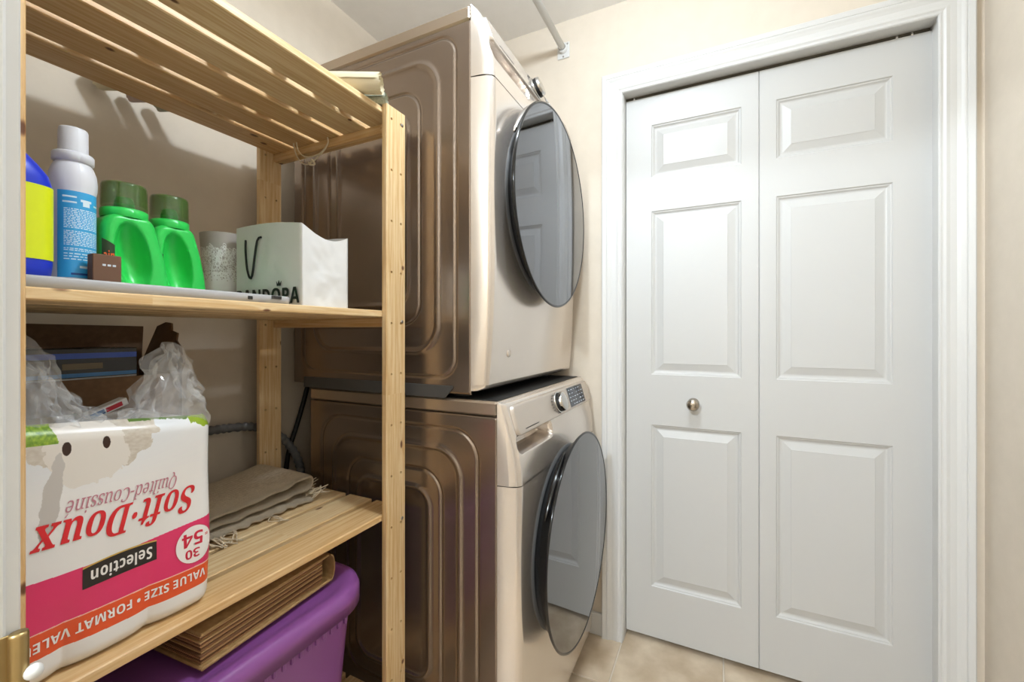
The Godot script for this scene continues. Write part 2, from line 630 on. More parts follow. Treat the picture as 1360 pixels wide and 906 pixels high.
	for i in 9:
		var a := -PI * 0.5 + PI * i / 8.0
		pb.append(Vector2(0.0055 * cos(a), 0.0055 * sin(a)))
	part(hg, "bumper", lathe(pb, 16, Transform3D(Basis.IDENTITY, Vector3(0.0095, 0.897, -0.0785))), M.white, Vector3.ZERO, "white rubber bumper")
	var rj := structure_root("trim_5", "white door jamb on the right of the doorway", "door jamb", Vector3(0.35, 0, -0.05))
	part(rj, "jamb_board", span_mesh(Vector3(0, 0, -0.06), Vector3(0.02, 2.04, 0.06), 0.002), M.white)
	structure("trim_6", span_mesh(Vector3(-0.49, 2.04, -0.11), Vector3(0.37, 2.06, 0.01), 0.002), M.white, "white head lining of the doorway", "door jamb")

# three moulded boards round an opening, mitred at the top corners
func casing(called: String, xl: float, xr: float, yt: float, zw: float, y0: float, w: float, first: int, labels: Array) -> void:
	var prof := [Vector2(0, 0), Vector2(0, 0.009), Vector2(0.003, 0.012), Vector2(0.006, 0.012), Vector2(0.0075, 0.0105), Vector2(0.011, 0.0105),
		Vector2(0.016, 0.0135), Vector2(0.024, 0.0118), Vector2(0.038, 0.0118), Vector2(0.046, 0.0145), Vector2(0.052, 0.0175), Vector2(0.056, 0.0185), Vector2(0.058, 0.0165), Vector2(0.060, 0.0185), Vector2(w - 0.003, 0.0215), Vector2(w, 0.0195), Vector2(w, 0)]
	for side in 3:
		var st := st_new()
		for i in prof.size() - 1:
			var p: Vector2 = prof[i]
			var q: Vector2 = prof[i + 1]
			if side == 1:
				quad(st, Vector3(xl - p.x, yt + p.x, zw + p.y), Vector3(xr + p.x, yt + p.x, zw + p.y), Vector3(xr + q.x, yt + q.x, zw + q.y), Vector3(xl - q.x, yt + q.x, zw + q.y))
			elif side == 0:
				quad(st, Vector3(xl - q.x, y0, zw + q.y), Vector3(xl - p.x, y0, zw + p.y), Vector3(xl - p.x, yt + p.x, zw + p.y), Vector3(xl - q.x, yt + q.x, zw + q.y))
			else:
				quad(st, Vector3(xr + p.x, y0, zw + p.y), Vector3(xr + q.x, y0, zw + q.y), Vector3(xr + q.x, yt + q.x, zw + q.y), Vector3(xr + p.x, yt + p.x, zw + p.y))
		structure("%s_%d" % [called, first + side], fin(st), M.white, labels[side], "door casing")

func closet_door() -> void:
	var d := structure_root("door_1", "white two-leaf bifold closet door with six moulded panels", "door", Vector3(-0.315, 0, -1.645))
	# lining of the opening
	var st := st_new()
	cbox(st, Vector3(-0.0075, 1.03, -0.014), Vector3(0.013, 2.06, 0.11), 0.001)
	cbox(st, Vector3(0.8845, 1.03, -0.014), Vector3(0.013, 2.06, 0.11), 0.001)
	cbox(st, Vector3(0.4365, 2.0535, -0.014), Vector3(0.885, 0.014, 0.11), 0.001)
	part(d, "lining", fin(st), M.white)
	part(d, "track", span_mesh(Vector3(0.0, 2.0385, -0.035), Vector3(0.875, 2.0462, -0.004), 0.001), M.track, Vector3.ZERO, "dull metal track over the doors")
	for k in [0.03, 0.80, 0.835]:
		part(d, "track_roller", lathe([Vector2(0, 0), Vector2(0.004, 0), Vector2(0.004, 0.012), Vector2(0, 0.012)], 12, Transform3D(Basis.IDENTITY, Vector3(k, 2.0335, -0.006))), M.chrome)
	var ys := [[0.209, 0.811], [0.997, 1.605], [1.730, 1.926]]
	var leaves := [[0.0005, 0.4402, 0.093, 0.3885], [0.4412, 0.8845, 0.490, 0.7895]]
	for lf in leaves:
		var l := part(d, "leaf", leaf_frame(lf[0], lf[1], lf[2], lf[3], ys, 0.0214, 2.034), M.door)
		for y in ys:
			part(l, "panel", moulded_panel(lf[2], lf[3], y[0], y[1]), M.door)
	var kp := [Vector2(0, 0), Vector2(0.0155, 0), Vector2(0.0155, 0.002), Vector2(0.007, 0.004), Vector2(0.0065, 0.016), Vector2(0.012, 0.02), Vector2(0.0165, 0.026), Vector2(0.0165, 0.031), Vector2(0.012, 0.0355), Vector2(0.006, 0.037), Vector2(0, 0.0372)]
	part(d, "knob", lathe(kp, 28, Transform3D(to_z().scaled(Vector3.ONE * 1.28), Vector3(0.2375, 0.8995, 0.0))), M.nickel, Vector3.ZERO, "round brushed nickel knob")

# a leaf: its face with three openings, and its edges and back
func leaf_frame(x0: float, x1: float, p0: float, p1: float, ys: Array, y0: float, y1: float) -> ArrayMesh:
	var st := st_new()
	var rows := [y0, ys[0][0], ys[0][1], ys[1][0], ys[1][1], ys[2][0], ys[2][1], y1]
	for r in 7:
		var a: float = rows[r]
		var b: float = rows[r + 1]
		var spans := [[x0 + 0.0015, p0], [p1, x1 - 0.0015]]
		if r % 2 == 0: spans.append([p0, p1])
		for s in spans:
			quad(st, Vector3(s[0], a, 0), Vector3(s[1], a, 0), Vector3(s[1], b, 0), Vector3(s[0], b, 0))
	var t := -0.034
	for s in [[x0, x0 + 0.0015], [x1, x1 - 0.0015]]:
		oquad(st, Vector3(s[0], y0, -0.0015), Vector3(s[1], y0, 0), Vector3(s[1], y1, 0), Vector3(s[0], y1, -0.0015), Vector3((x0 + x1) / 2, 1, -0.02))
		oquad(st, Vector3(s[0], y0, -0.0015), Vector3(s[0], y0, t), Vector3(s[0], y1, t), Vector3(s[0], y1, -0.0015), Vector3((x0 + x1) / 2, 1, -0.02))
	for y in [y0, y1]:
		oquad(st, Vector3(x0, y, 0), Vector3(x1, y, 0), Vector3(x1, y, t), Vector3(x0, y, t), Vector3((x0 + x1) / 2, 1, -0.02))
	quad(st, Vector3(x1, y0, t), Vector3(x0, y0, t), Vector3(x0, y1, t), Vector3(x1, y1, t))
	return fin(st)

# moulding that sinks, then a field that rises again
func moulded_panel(x0: float, x1: float, y0: float, y1: float) -> ArrayMesh:
	var st := st_new()
	var steps := [Vector2(0, 0), Vector2(0.003, -0.0035), Vector2(0.006, -0.004), Vector2(0.011, -0.0085), Vector2(0.015, -0.0095), Vector2(0.019, -0.0092), Vector2(0.041, -0.0025), Vector2(0.0425, -0.0015)]
	for i in steps.size() - 1:
		var a: Vector2 = steps[i]
		var b: Vector2 = steps[i + 1]
		var A := [Vector3(x0 + a.x, y0 + a.x, a.y), Vector3(x1 - a.x, y0 + a.x, a.y), Vector3(x1 - a.x, y1 - a.x, a.y), Vector3(x0 + a.x, y1 - a.x, a.y)]
		var B := [Vector3(x0 + b.x, y0 + b.x, b.y), Vector3(x1 - b.x, y0 + b.x, b.y), Vector3(x1 - b.x, y1 - b.x, b.y), Vector3(x0 + b.x, y1 - b.x, b.y)]
		for k in 4:
			quad(st, A[k], A[(k + 1) % 4], B[(k + 1) % 4], B[k])
	var e: Vector2 = steps[steps.size() - 1]
	quad(st, Vector3(x0 + e.x, y0 + e.x, e.y), Vector3(x1 - e.x, y0 + e.x, e.y), Vector3(x1 - e.x, y1 - e.x, e.y), Vector3(x0 + e.x, y1 - e.x, e.y))
	return fin(st)

# ------------------------------------------------------------------ washer and dryer
func machines() -> void:
	var w := thing("washing_machine", "champagne front-loading washing machine standing on the floor under the dryer", "washer", Vector3(-0.477, 0, -0.9))
	machine(w, false)
	var d := thing("dryer", "champagne front-loading dryer stacked on top of the washing machine", "dryer", Vector3(-0.551, 0.997, -0.9))
	machine(d, true)

func rr_dist(x: float, y: float, hx: float, hy: float, r: float) -> float:
	var qx := absf(x) - hx + r
	var qy := absf(y) - hy + r
	return Vector2(maxf(qx, 0), maxf(qy, 0)).length() + minf(maxf(qx, qy), 0.0) - r

func bulge(y: float, dry: bool) -> float:
	var top := 0.004 if dry else 0.014
	var t := clampf((0.984 - y) / 0.20, 0.0, 1.0)
	var b := lerpf(top, 0.055, sin(t * PI * 0.5))
	var low := clampf((0.35 - y) / 0.35, 0.0, 1.0)
	return b - (0.018 if dry else 0.006) * low * low

func front_x(y: float, zz: float, dry: bool) -> float:
	var b := bulge(y, dry)
	var e := minf(zz, 0.686 - zz)
	var r := 0.026
	if e < r:
		var k := 1.0 - e / r
		return b * sqrt(maxf(0.0, 1.0 - k * k))
	return b

func machine(o: Node3D, dry: bool) -> void:
	var W := 0.686
	var D := 0.652
	var H := 0.972 if dry else 0.984
	var top := H - 0.036
	var y0 := 0.0 if dry else 0.022
	# carcass just inside the outer panels
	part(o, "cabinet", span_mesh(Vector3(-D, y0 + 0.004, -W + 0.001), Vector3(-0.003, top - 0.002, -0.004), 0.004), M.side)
	# pressed side panel with concentric ribs
	var rings: Array
	if dry: rings = [[0.281, 0.041, 0.913 - 0.0, 0.05], [0.226, 0.104, 0.866, 0.075], [0.168, 0.176, 0.80, 0.06], [0.128, 0.23, 0.745, 0.05]]
	else: rings = [[0.272, 0.075, 0.907, 0.075], [0.220, 0.127, 0.855, 0.075], [0.164, 0.190, 0.793, 0.065], [0.126, 0.239, 0.7425, 0.05]]
	var hx := D * 0.5
	var relief := func(u: float, v: float) -> Vector3:
		var x := -D + D * u
		var y := lerpf(y0, top - 0.002, v)
		var z := 0.0
		for i in 4:
			var g: Array = rings[i]
			var dd := rr_dist(x + hx, y - (g[1] + g[2]) * 0.5, g[0], (g[2] - g[1]) * 0.5, g[3])
			if i % 2 == 1:
				z += 0.0045 * exp(-pow(dd / 0.0066, 2.0))
			else:
				z -= 0.0042 * exp(-pow(dd / 0.0032, 2.0))
		var e := minf(minf(x + D, -x), minf(y - y0, top - 0.002 - y))
		if e < 0.003: z -= 0.003 - e
		return Vector3(x, y, z)
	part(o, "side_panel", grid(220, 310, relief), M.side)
	var lid := st_new()
	cbox(lid, Vector3(-D * 0.5 - 0.001, H - 0.018, -W * 0.5), Vector3(D - 0.002, 0.036, W), 0.005)
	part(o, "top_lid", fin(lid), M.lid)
	# front: lower panel, upper fascia
	var seam := 0.790 if dry else 0.783
	var low := func(u: float, v: float) -> Vector3:
		var zz := W * ease_edges(u)
		var y := lerpf(y0 + 0.01, seam - 0.0012, v)
		var x := front_x(y, zz, dry)
		var e := minf(y - y0 - 0.01, 10.0)
		if e < 0.012: x *= sqrt(maxf(0.0, 1.0 - pow(1.0 - e / 0.012, 2.0))) * 0.5 + 0.5
		return Vector3(x, y, -zz)
	part(o, "front_panel", grid(70, 90, low), M.front)
	var pocket := func(zz: float, y: float) -> float:
		var yb := H - 0.128
		var yt2 := H - 0.080
		var z1 := 0.255
		var a := rr_dist(zz - (0.024 + z1) * 0.5, y - (yb + yt2) * 0.5, (z1 - 0.024) * 0.5, (yt2 - yb) * 0.5, 0.020)
		return 1.0 - smoothstep(-0.006, 0.001, a)
	var fas := func(u: float, v: float) -> Vector3:
		var zz := W * ease_edges(u)
		var y := lerpf(seam + 0.0012, H, v)
		var x := front_x(y, zz, dry)
		var e := H - y
		if e < 0.01: x *= sqrt(maxf(0.0, 1.0 - pow(1.0 - e / 0.01, 2.0)))
		x -= 0.048 * pocket.call(zz, y)
		return Vector3(x, y, -zz)
	part(o, "fascia", grid(170, 70, fas), M.front)
	# control console: a plate lying on the fascia
	var ca := H - 0.086
	var cb := H - 0.010
	var cz0 := 0.026
	var cz1 := 0.672
	var rc := 0.022
	var plate := func(u: float, v: float) -> Vector3:
		var y := lerpf(ca, cb, v)
		var ins := 0.0
		var e := minf(y - ca, cb - y)
		if e < rc: ins = rc - sqrt(maxf(0.0, rc * rc - (rc - e) * (rc - e)))
		var zz := lerpf(cz0 + ins, cz1 - ins, u)
		var edge := minf(minf(zz - cz0 - ins, cz1 - ins - zz), e)
		var lift := 0.0085 * sqrt(clampf(1.0 - pow(1.0 - clampf(edge / 0.006, 0.0, 1.0), 2.0), 0.0, 1.0))
		return Vector3(bulge(y, dry) + lift - 0.001, y, -zz)
	var con := part(o, "control_panel", grid(160, 40, plate), M.console)
	var sl := (bulge(ca, dry) - bulge(cb, dry)) / (cb - ca)
	var tiltb := Basis(Vector3(0, 0, 1), atan(sl))
	var ky := H - 0.046
	var kx := bulge(ky, dry) + 0.0078
	var kxf := Transform3D(tiltb * to_x(), Vector3(kx, ky, -0.338))
	part(con, "dial_ring", lathe([Vector2(0.034, 0.0), Vector2(0.034, 0.002), Vector2(0.031, 0.0035), Vector2(0.029, 0.0035)], 40, kxf), M.chrome)
	part(con, "dial", lathe([Vector2(0.0285, 0.0), Vector2(0.0285, 0.018), Vector2(0.0265, 0.021), Vector2(0.022, 0.0215), Vector2(0.0, 0.0215)], 40, kxf), M.chrome, Vector3.ZERO, "chrome selector dial")
	part(con, "dial_band", lathe([Vector2(0.0292, 0.004), Vector2(0.0292, 0.013)], 40, kxf), M.black)
	for i in 9:
		var a := PI * (0.62 + 0.76 * i / 8.0)
		var mk := box_mesh(Vector3.ZERO, Vector3(0.0006, 0.0022, 0.016), 0.0001)
		var ps := Vector3(kx + 0.0006, ky + 0.034 * sin(a) * 0.9, -0.338 - 0.055 * cos(a))
		if ps.y > ca + 0.008 and ps.y < cb - 0.008:
			ps.x = bulge(ps.y, dry) + 0.0078
			part(con, "dial_mark", mk, M.print_dark, ps)
	# display
	var disp := func(u: float, v: float) -> Vector3:
		var y := lerpf(H - 0.077, H - 0.016, v)
		return Vector3(bulge(y, dry) + 0.0081, y, -lerpf(0.435, 0.60, u))
	var dsp := part(con, "display", grid(4, 8, disp), M.display, Vector3.ZERO, "dark glass display with pale symbols")
	for r in 5:
		for c in 6:
			if (r * 5 + c * 3) % 7 == 0: continue
			var y := H - 0.070 + r * 0.0115
			part(dsp, "symbol", box_mesh(Vector3.ZERO, Vector3(0.0006, 0.0025, 0.008 + 0.004 * ((r + c) % 3)), 0.0001), M.pale_mark, Vector3(bulge(y, dry) + 0.0085, y, -0.452 - c * 0.0255))
	# small line of print on the console
	for i in 14:
		var y := ca + 0.013
		part(con, "small_print", box_mesh(Vector3.ZERO, Vector3(0.0006, 0.0026, 0.0048), 0.0001), M.print_dark, Vector3(bulge(y, dry) + 0.0079, y, -0.075 - i * 0.0062))
	# door
	var dc := Transform3D(to_x(), Vector3(0.0, 0.538 if dry else 0.544, -0.343))
	var fx := bulge(0.54, dry) - 0.004
	var gx := 0.101 if dry else 0.112
	var door := part(o, "door_ring", lathe([Vector2(0.248, fx), Vector2(0.252, fx + 0.008), Vector2(0.266, fx + 0.02), Vector2(0.285, gx - 0.018), Vector2(0.299, gx - 0.009), Vector2(0.3045, gx - 0.003), Vector2(0.303, gx), Vector2(0.2995, gx + 0.0006), Vector2(0.297, gx - 0.0006)], 96, dc), M.bezel, Vector3.ZERO, "glossy black door ring")
	var gp := []
	for i in 13:
		var r := 0.297 * (1.0 - i / 12.0)
		gp.append(Vector2(r, gx - 0.0008 + 0.004 * (1.0 - pow(r / 0.297, 2.0))))
	part(door, "glass", lathe(gp, 96, dc), M.glass_dark, Vector3.ZERO, "dark mirror-like door glass")
	part(door, "gasket", lathe([Vector2(0.262, fx - 0.004), Vector2(0.262, fx + 0.006), Vector2(0.248, fx + 0.008)], 96, dc), M.gasket)
	# grip in the ring at its upper left
	var hp := []
	var hr := []
	for i in 13:
		var a := deg_to_rad(112.0 + 40.0 * i / 12.0)
		hp.append(Vector3(gx - 0.022 + 0.004 * sin(PI * i / 12.0), dc.origin.y + 0.292 * sin(a), -0.343 - 0.292 * cos(a)))
		hr.append(0.004 + 0.005 * sin(PI * i / 12.0))
	part(door, "grip", tube_mesh(hp, hr, 12), M.chrome if dry else M.bezel)
	part(o, "badge", lathe([Vector2(0.0, 0.0022), Vector2(0.010, 0.002), Vector2(0.011, 0.0)], 24, Transform3D(to_x(), Vector3(bulge(0.1, dry), 0.10, -0.12))), M.front)
	# feet
	var fh := 0.024 if not dry else 0.0145
	for fxx in [-0.06, -0.58]:
		for fz in [-0.06, -0.62]:
			part(o, "foot", lathe([Vector2(0, y0 + 0.004), Vector2(0.02, y0 + 0.004), Vector2(0.024, y0 + 0.004 - fh * 0.5), Vector2(0.024, y0 + 0.004 - fh), Vector2(0, y0 + 0.004 - fh)], 20, Transform3D(Basis.IDENTITY, Vector3(fxx, 0 if dry else -0.002, fz))), M.gasket)
	if dry:
		var br := PackedVector2Array([Vector2(-0.60, -0.012), Vector2(-0.075, -0.012), Vector2(-0.052, 0.014), Vector2(-0.052, 0.02), Vector2(-0.60, 0.02)])
		part(o, "stacking_bracket", slab(br, 0.003, Transform3D(Basis.IDENTITY, Vector3(0, 0, 0.0008))), M.gasket, Vector3.ZERO, "dark grey stacking bracket")
	else:
		part(o, "top_plate", span_mesh(Vector3(-0.60, H - 0.0005, -W + 0.02), Vector3(-0.006, H + 0.0022, -0.012), 0.001), M.top_plate, Vector3.ZERO, "black plate between the machines")
		part(o, "hinge_cover", span_mesh(Vector3(0.05, 0.70, -0.668), Vector3(0.058, 0.76, -0.655), 0.002), M.chrome)

func ease_edges(u: float) -> float:
	# more grid lines near the rounded sides
	return u - 0.12 * sin(TAU * u) / TAU * 1.0

# ------------------------------------------------------------------ pine shelving unit
const TOPS := [0.210, 0.708, 1.206, 1.704]

func shelving() -> void:
	var o := thing("shelving_unit", "open pine shelving unit with slatted shelves and drilled posts", "shelf", Vector3(-0.96, 0, -0.4915))
	var ox := Vector3(-0.96, 0, -0.4915)
	var pitch := 0.1255
	var k := 0
	for px in [[-0.734, -0.72], [-1.214, -1.20]]:
		for pz in [[-0.856, -0.788], [-0.195, -0.127]]:
			var p := part(o, "post", post_mesh(px[0], px[1], pz[0], pz[1], 1.708, pitch, Vector2(0.2 * k, 0.31 * k)), M.pine if k % 2 == 0 else M.pine2, -ox)
			if px[1] > -0.8:
				for t in TOPS:
					var zc: float = pz[0] + 0.012 if pz[0] < -0.5 else pz[1] - 0.012
					part(p, "screw", lathe([Vector2(0, 0.0012), Vector2(0.003, 0.0018), Vector2(0.0042, 0.0008), Vector2(0.0044, 0.0)], 14, Transform3D(to_x(), Vector3(px[1], t - 0.0265, zc))), M.steel)
			k += 1
	var sw := 0.080
	var gap := (0.463 - 5 * sw) / 4.0
	var n := 0
	for t in TOPS:
		for rz in [-0.843, -0.14]:
			part(o, "rail", box_mesh(Vector3(-0.9665, t - 0.0275, rz), Vector3(0.463, 0.023, 0.026), 0.0015, 0, Vector2(0.13 * n, 0.4 * n)), M.pine2, -ox)
			n += 1
		for s in 5:
			var xc := -0.7355 - sw * 0.5 - (sw + gap) * s
			part(o, "slat", box_mesh(Vector3(xc, t - 0.008, -0.4915), Vector3(sw, 0.016, 0.727), 0.002, 2, Vector2(rng.randf(), rng.randf())), M.pine if rng.randf() < 0.5 else M.pine2, -ox)

# post with two columns of drilled holes in its wide face (towards +x)
func post_mesh(x0: float, x1: float, z0: float, z1: float, h: float, pitch: float, uo: Vector2) -> ArrayMesh:
	var st := st_new()
	var c := Vector3((x0 + x1) / 2, h / 2, (z0 + z1) / 2)
	var bev := 0.0015
	# back, edges, top and bottom
	var q := [Vector3(x0, 0, z0), Vector3(x0, 0, z1), Vector3(x1 - bev, 0, z1), Vector3(x1, 0, z1 - bev), Vector3(x1, 0, z0 + bev), Vector3(x1 - bev, 0, z0)]
	var up := Vector3(0, h, 0)
	for i in 6:
		var a: Vector3 = q[i]
		var b: Vector3 = q[(i + 1) % 6]
		if i != 3: oquad(st, a, b, b + up, a + up, c, 1, uo)
	for i in range(1, 5):
		otri(st, q[0], q[i], q[i + 1], c, 1, uo)
		otri(st, q[0] + up, q[i] + up, q[i + 1] + up, c, 1, uo)
	# face: cells round each hole
	var za := z0 + bev
	var zb := z1 - bev
	var zm := (za + zb) / 2
	var hr := 0.0034
	var yy := 0.0
	var first := fposmod(1.6775, pitch)
	var ys := []
	var y := first
	while y < h - 0.01:
		ys.append(y)
		y += pitch
	var bounds := [0.0]
	for i in ys.size() - 1: bounds.append((ys[i] + ys[i + 1]) / 2)
	bounds.append(h)
	for col in 2:
		var a := za if col == 0 else zm
		var b := zm if col == 0 else zb
		var hz := z0 + 0.0165 if col == 0 else z0 + 0.0165 + 0.034
		for i in ys.size():
			var hy: float = ys[i]
			var lo: float = bounds[i]
			var hi: float = bounds[i + 1]
			var outer := [Vector3(x1, hy, b), Vector3(x1, hi, b), Vector3(x1, hi, hz), Vector3(x1, hi, a), Vector3(x1, hy, a), Vector3(x1, lo, a), Vector3(x1, lo, hz), Vector3(x1, lo, b)]
			for m in 8:
				var m2 := (m + 1) % 8
				var i1 := Vector3(x1, hy + hr * sin(TAU * m / 8.0), hz + hr * cos(TAU * m / 8.0))
				var i2 := Vector3(x1, hy + hr * sin(TAU * m2 / 8.0), hz + hr * cos(TAU * m2 / 8.0))
				oquad(st, outer[m], outer[m2], i2, i1, c, 1, uo)
				var dv := Vector3(-0.010, 0, 0)
				oquad(st, i1, i2, i2 + dv, i1 + dv, Vector3(x1, hy, hz) * 3.0 - (i1 + i2), 1, uo)
				otri(st, i1 + dv, i2 + dv, Vector3(x1 - 0.010, hy, hz), c - Vector3(1, 0, 0), 1, uo)
	return fin(st)

# ------------------------------------------------------------------ clothes rod
func rod() -> void:
	var r := thing("clothes_rod", "white closet rod under the ceiling fixed to the wall beside the dryer", "rod", Vector3(-0.55, 2.277, -0.85))
	part(r, "pole", tube_mesh([Vector3(0, 0, -0.738), Vector3(0, 0, 0.0), Vector3(0, 0, 0.725)], 0.0125, 20), M.white)
	for s in [-1.0, 1.0]:
		var zb := -0.7525 if s < 0 else 0.7395
		var b := part(r, "bracket", box_mesh(Vector3(0, -0.005, zb + 0.002 * -s), Vector3(0.05, 0.062, 0.004), 0.0015), M.white)
		part(b, "socket", lathe([Vector2(0.018, 0), Vector2(0.0175, 0.018), Vector2(0.0132, 0.018), Vector2(0.0132, 0.002)], 24, Transform3D(Basis(Vector3(1, 0, 0), -s * PI / 2), Vector3(0, 0, zb + 0.002 * -s))), M.white)
		for e in [[-0.017, 0.018], [0.017, 0.018], [0.0, -0.029]]:
			part(b, "screw", lathe([Vector2(0, 0.0025), Vector2(0.003, 0.002), Vector2(0.0035, 0.0)], 10, Transform3D(Basis(Vector3(1, 0, 0), -s * PI / 2), Vector3(e[0], e[1], zb - s * 0.004))), M.steel)

# ------------------------------------------------------------------ things on the top shelf
func roll_mesh(a: Vector3, b: Vector3, r: float, torn: float, seed_: int) -> ArrayMesh:
	var g := RandomNumberGenerator.new()
	g.seed = seed_
	var st := st_new(true)
	var t := (b - a).normalized()
	var fr := ring_frame(t)
	var seg := 28
	var turns := 3.0
	var n := int(seg * turns)
	var prev := []
	for i in n + 1:
		var th := TAU * i / seg
		var rr := r * (1.0 - 0.13 * i / seg)
		var e1 := g.randf_range(0, torn)
		var e2 := g.randf_range(0, torn)
		var off: Vector3 = (fr[0] * cos(th) + fr[1] * sin(th)) * rr
		var cur := [a + off + t * e1, b + off - t * e2]
		if i > 0:
			oquad(st, prev[0], cur[0], cur[1], prev[1], (a + b) / 2)
		prev = cur
	return fin(st)

func top_shelf_things() -> void:
	var cream := mat(rgb(226, 214, 184), 0.5)
	single("paper_roll", roll_mesh(Vector3(-1.272, 1.7295, -0.455), Vector3(-0.700, 1.7295, -0.752), 0.0245, 0.006, 5), cream, "cream wallpaper roll with a frayed end lying across the top shelf", "paper roll", Vector3.ZERO, "rolls on the top shelf")
	var pale := noise_mat(rgb(214, 210, 200), rgb(150, 160, 130), 14.0, 0.55, 61, 0.02)
	single("paper_roll", roll_mesh(Vector3(-1.262, 1.7215, -0.565), Vector3(-0.725, 1.7215, -0.795), 0.0165, 0.005, 9), pale, "thin white and green printed roll beside the frayed cream roll", "paper roll", Vector3.ZERO, "rolls on the top shelf")
	var dk := mat(rgb(34, 44, 38), 0.4)
	single("paper_roll", roll_mesh(Vector3(-1.19, 1.7205, -0.30), Vector3(-0.80, 1.7205, -0.60), 0.0155, 0.004, 13), dk, "dark green roll seen through the slats of the top shelf", "paper roll", Vector3.ZERO, "rolls on the top shelf")
	var pink := mat(rgb(212, 190, 182), 0.5)
	single("paper_roll", roll_mesh(Vector3(-1.270, 1.7205, -0.513), Vector3(-1.02, 1.7205, -0.633), 0.0155, 0.006, 17), pink, "pale pink paper roll poking out behind the top shelf", "paper roll", Vector3.ZERO, "rolls on the top shelf")
	# loop of twine tied round the last rail
	var tw := thing("twine_loop", "white twine loop knotted and hanging from the top shelf", "string", Vector3(-1.06, 1.66, -0.82))
	var wt := mat(rgb(228, 214, 186), 0.8)
	var P := func(x: float, y: float, z: float) -> Vector3: return Vector3(x + 1.06, y - 1.66, z + 0.82)
	part(tw, "strand", tube_mesh(spline([P.call(-1.06, 1.7058, -0.80), P.call(-1.078, 1.69, -0.806), P.call(-1.082, 1.66, -0.818), P.call(-1.062, 1.634, -0.822), P.call(-1.03, 1.628, -0.822), P.call(-0.985, 1.65, -0.824), P.call(-0.962, 1.672, -0.824), P.call(-0.962, 1.69, -0.822)], 30), 0.0019, 6), wt)
	part(tw, "strand", tube_mesh(spline([P.call(-1.052, 1.7058, -0.80), P.call(-1.066, 1.69, -0.806), P.call(-1.07, 1.668, -0.816), P.call(-1.045, 1.648, -0.821), P.call(-1.0, 1.648, -0.823), P.call(-0.975, 1.66, -0.824), P.call(-0.96, 1.676, -0.824)], 30), 0.0019, 6), wt)
	part(tw, "knot", tube_mesh(spline([P.call(-1.036, 1.632, -0.822), P.call(-1.026, 1.622, -0.818), P.call(-1.014, 1.624, -0.824), P.call(-1.02, 1.636, -0.820), P.call(-1.032, 1.628, -0.824)], 16), 0.0026, 6), wt)

# ------------------------------------------------------------------ things on the middle shelf
func oval_loop(cx: float, cz: float, a: float, b: float, y: float, p := 2.6, n := 40) -> Array:
	var out := []
	for i in n:
		var t := TAU * i / n
		out.append(Vector3(cx + a * signf(cos(t)) * pow(absf(cos(t)), 2.0 / p), y, cz - b * signf(sin(t)) * pow(absf(sin(t)), 2.0 / p)))
	return out

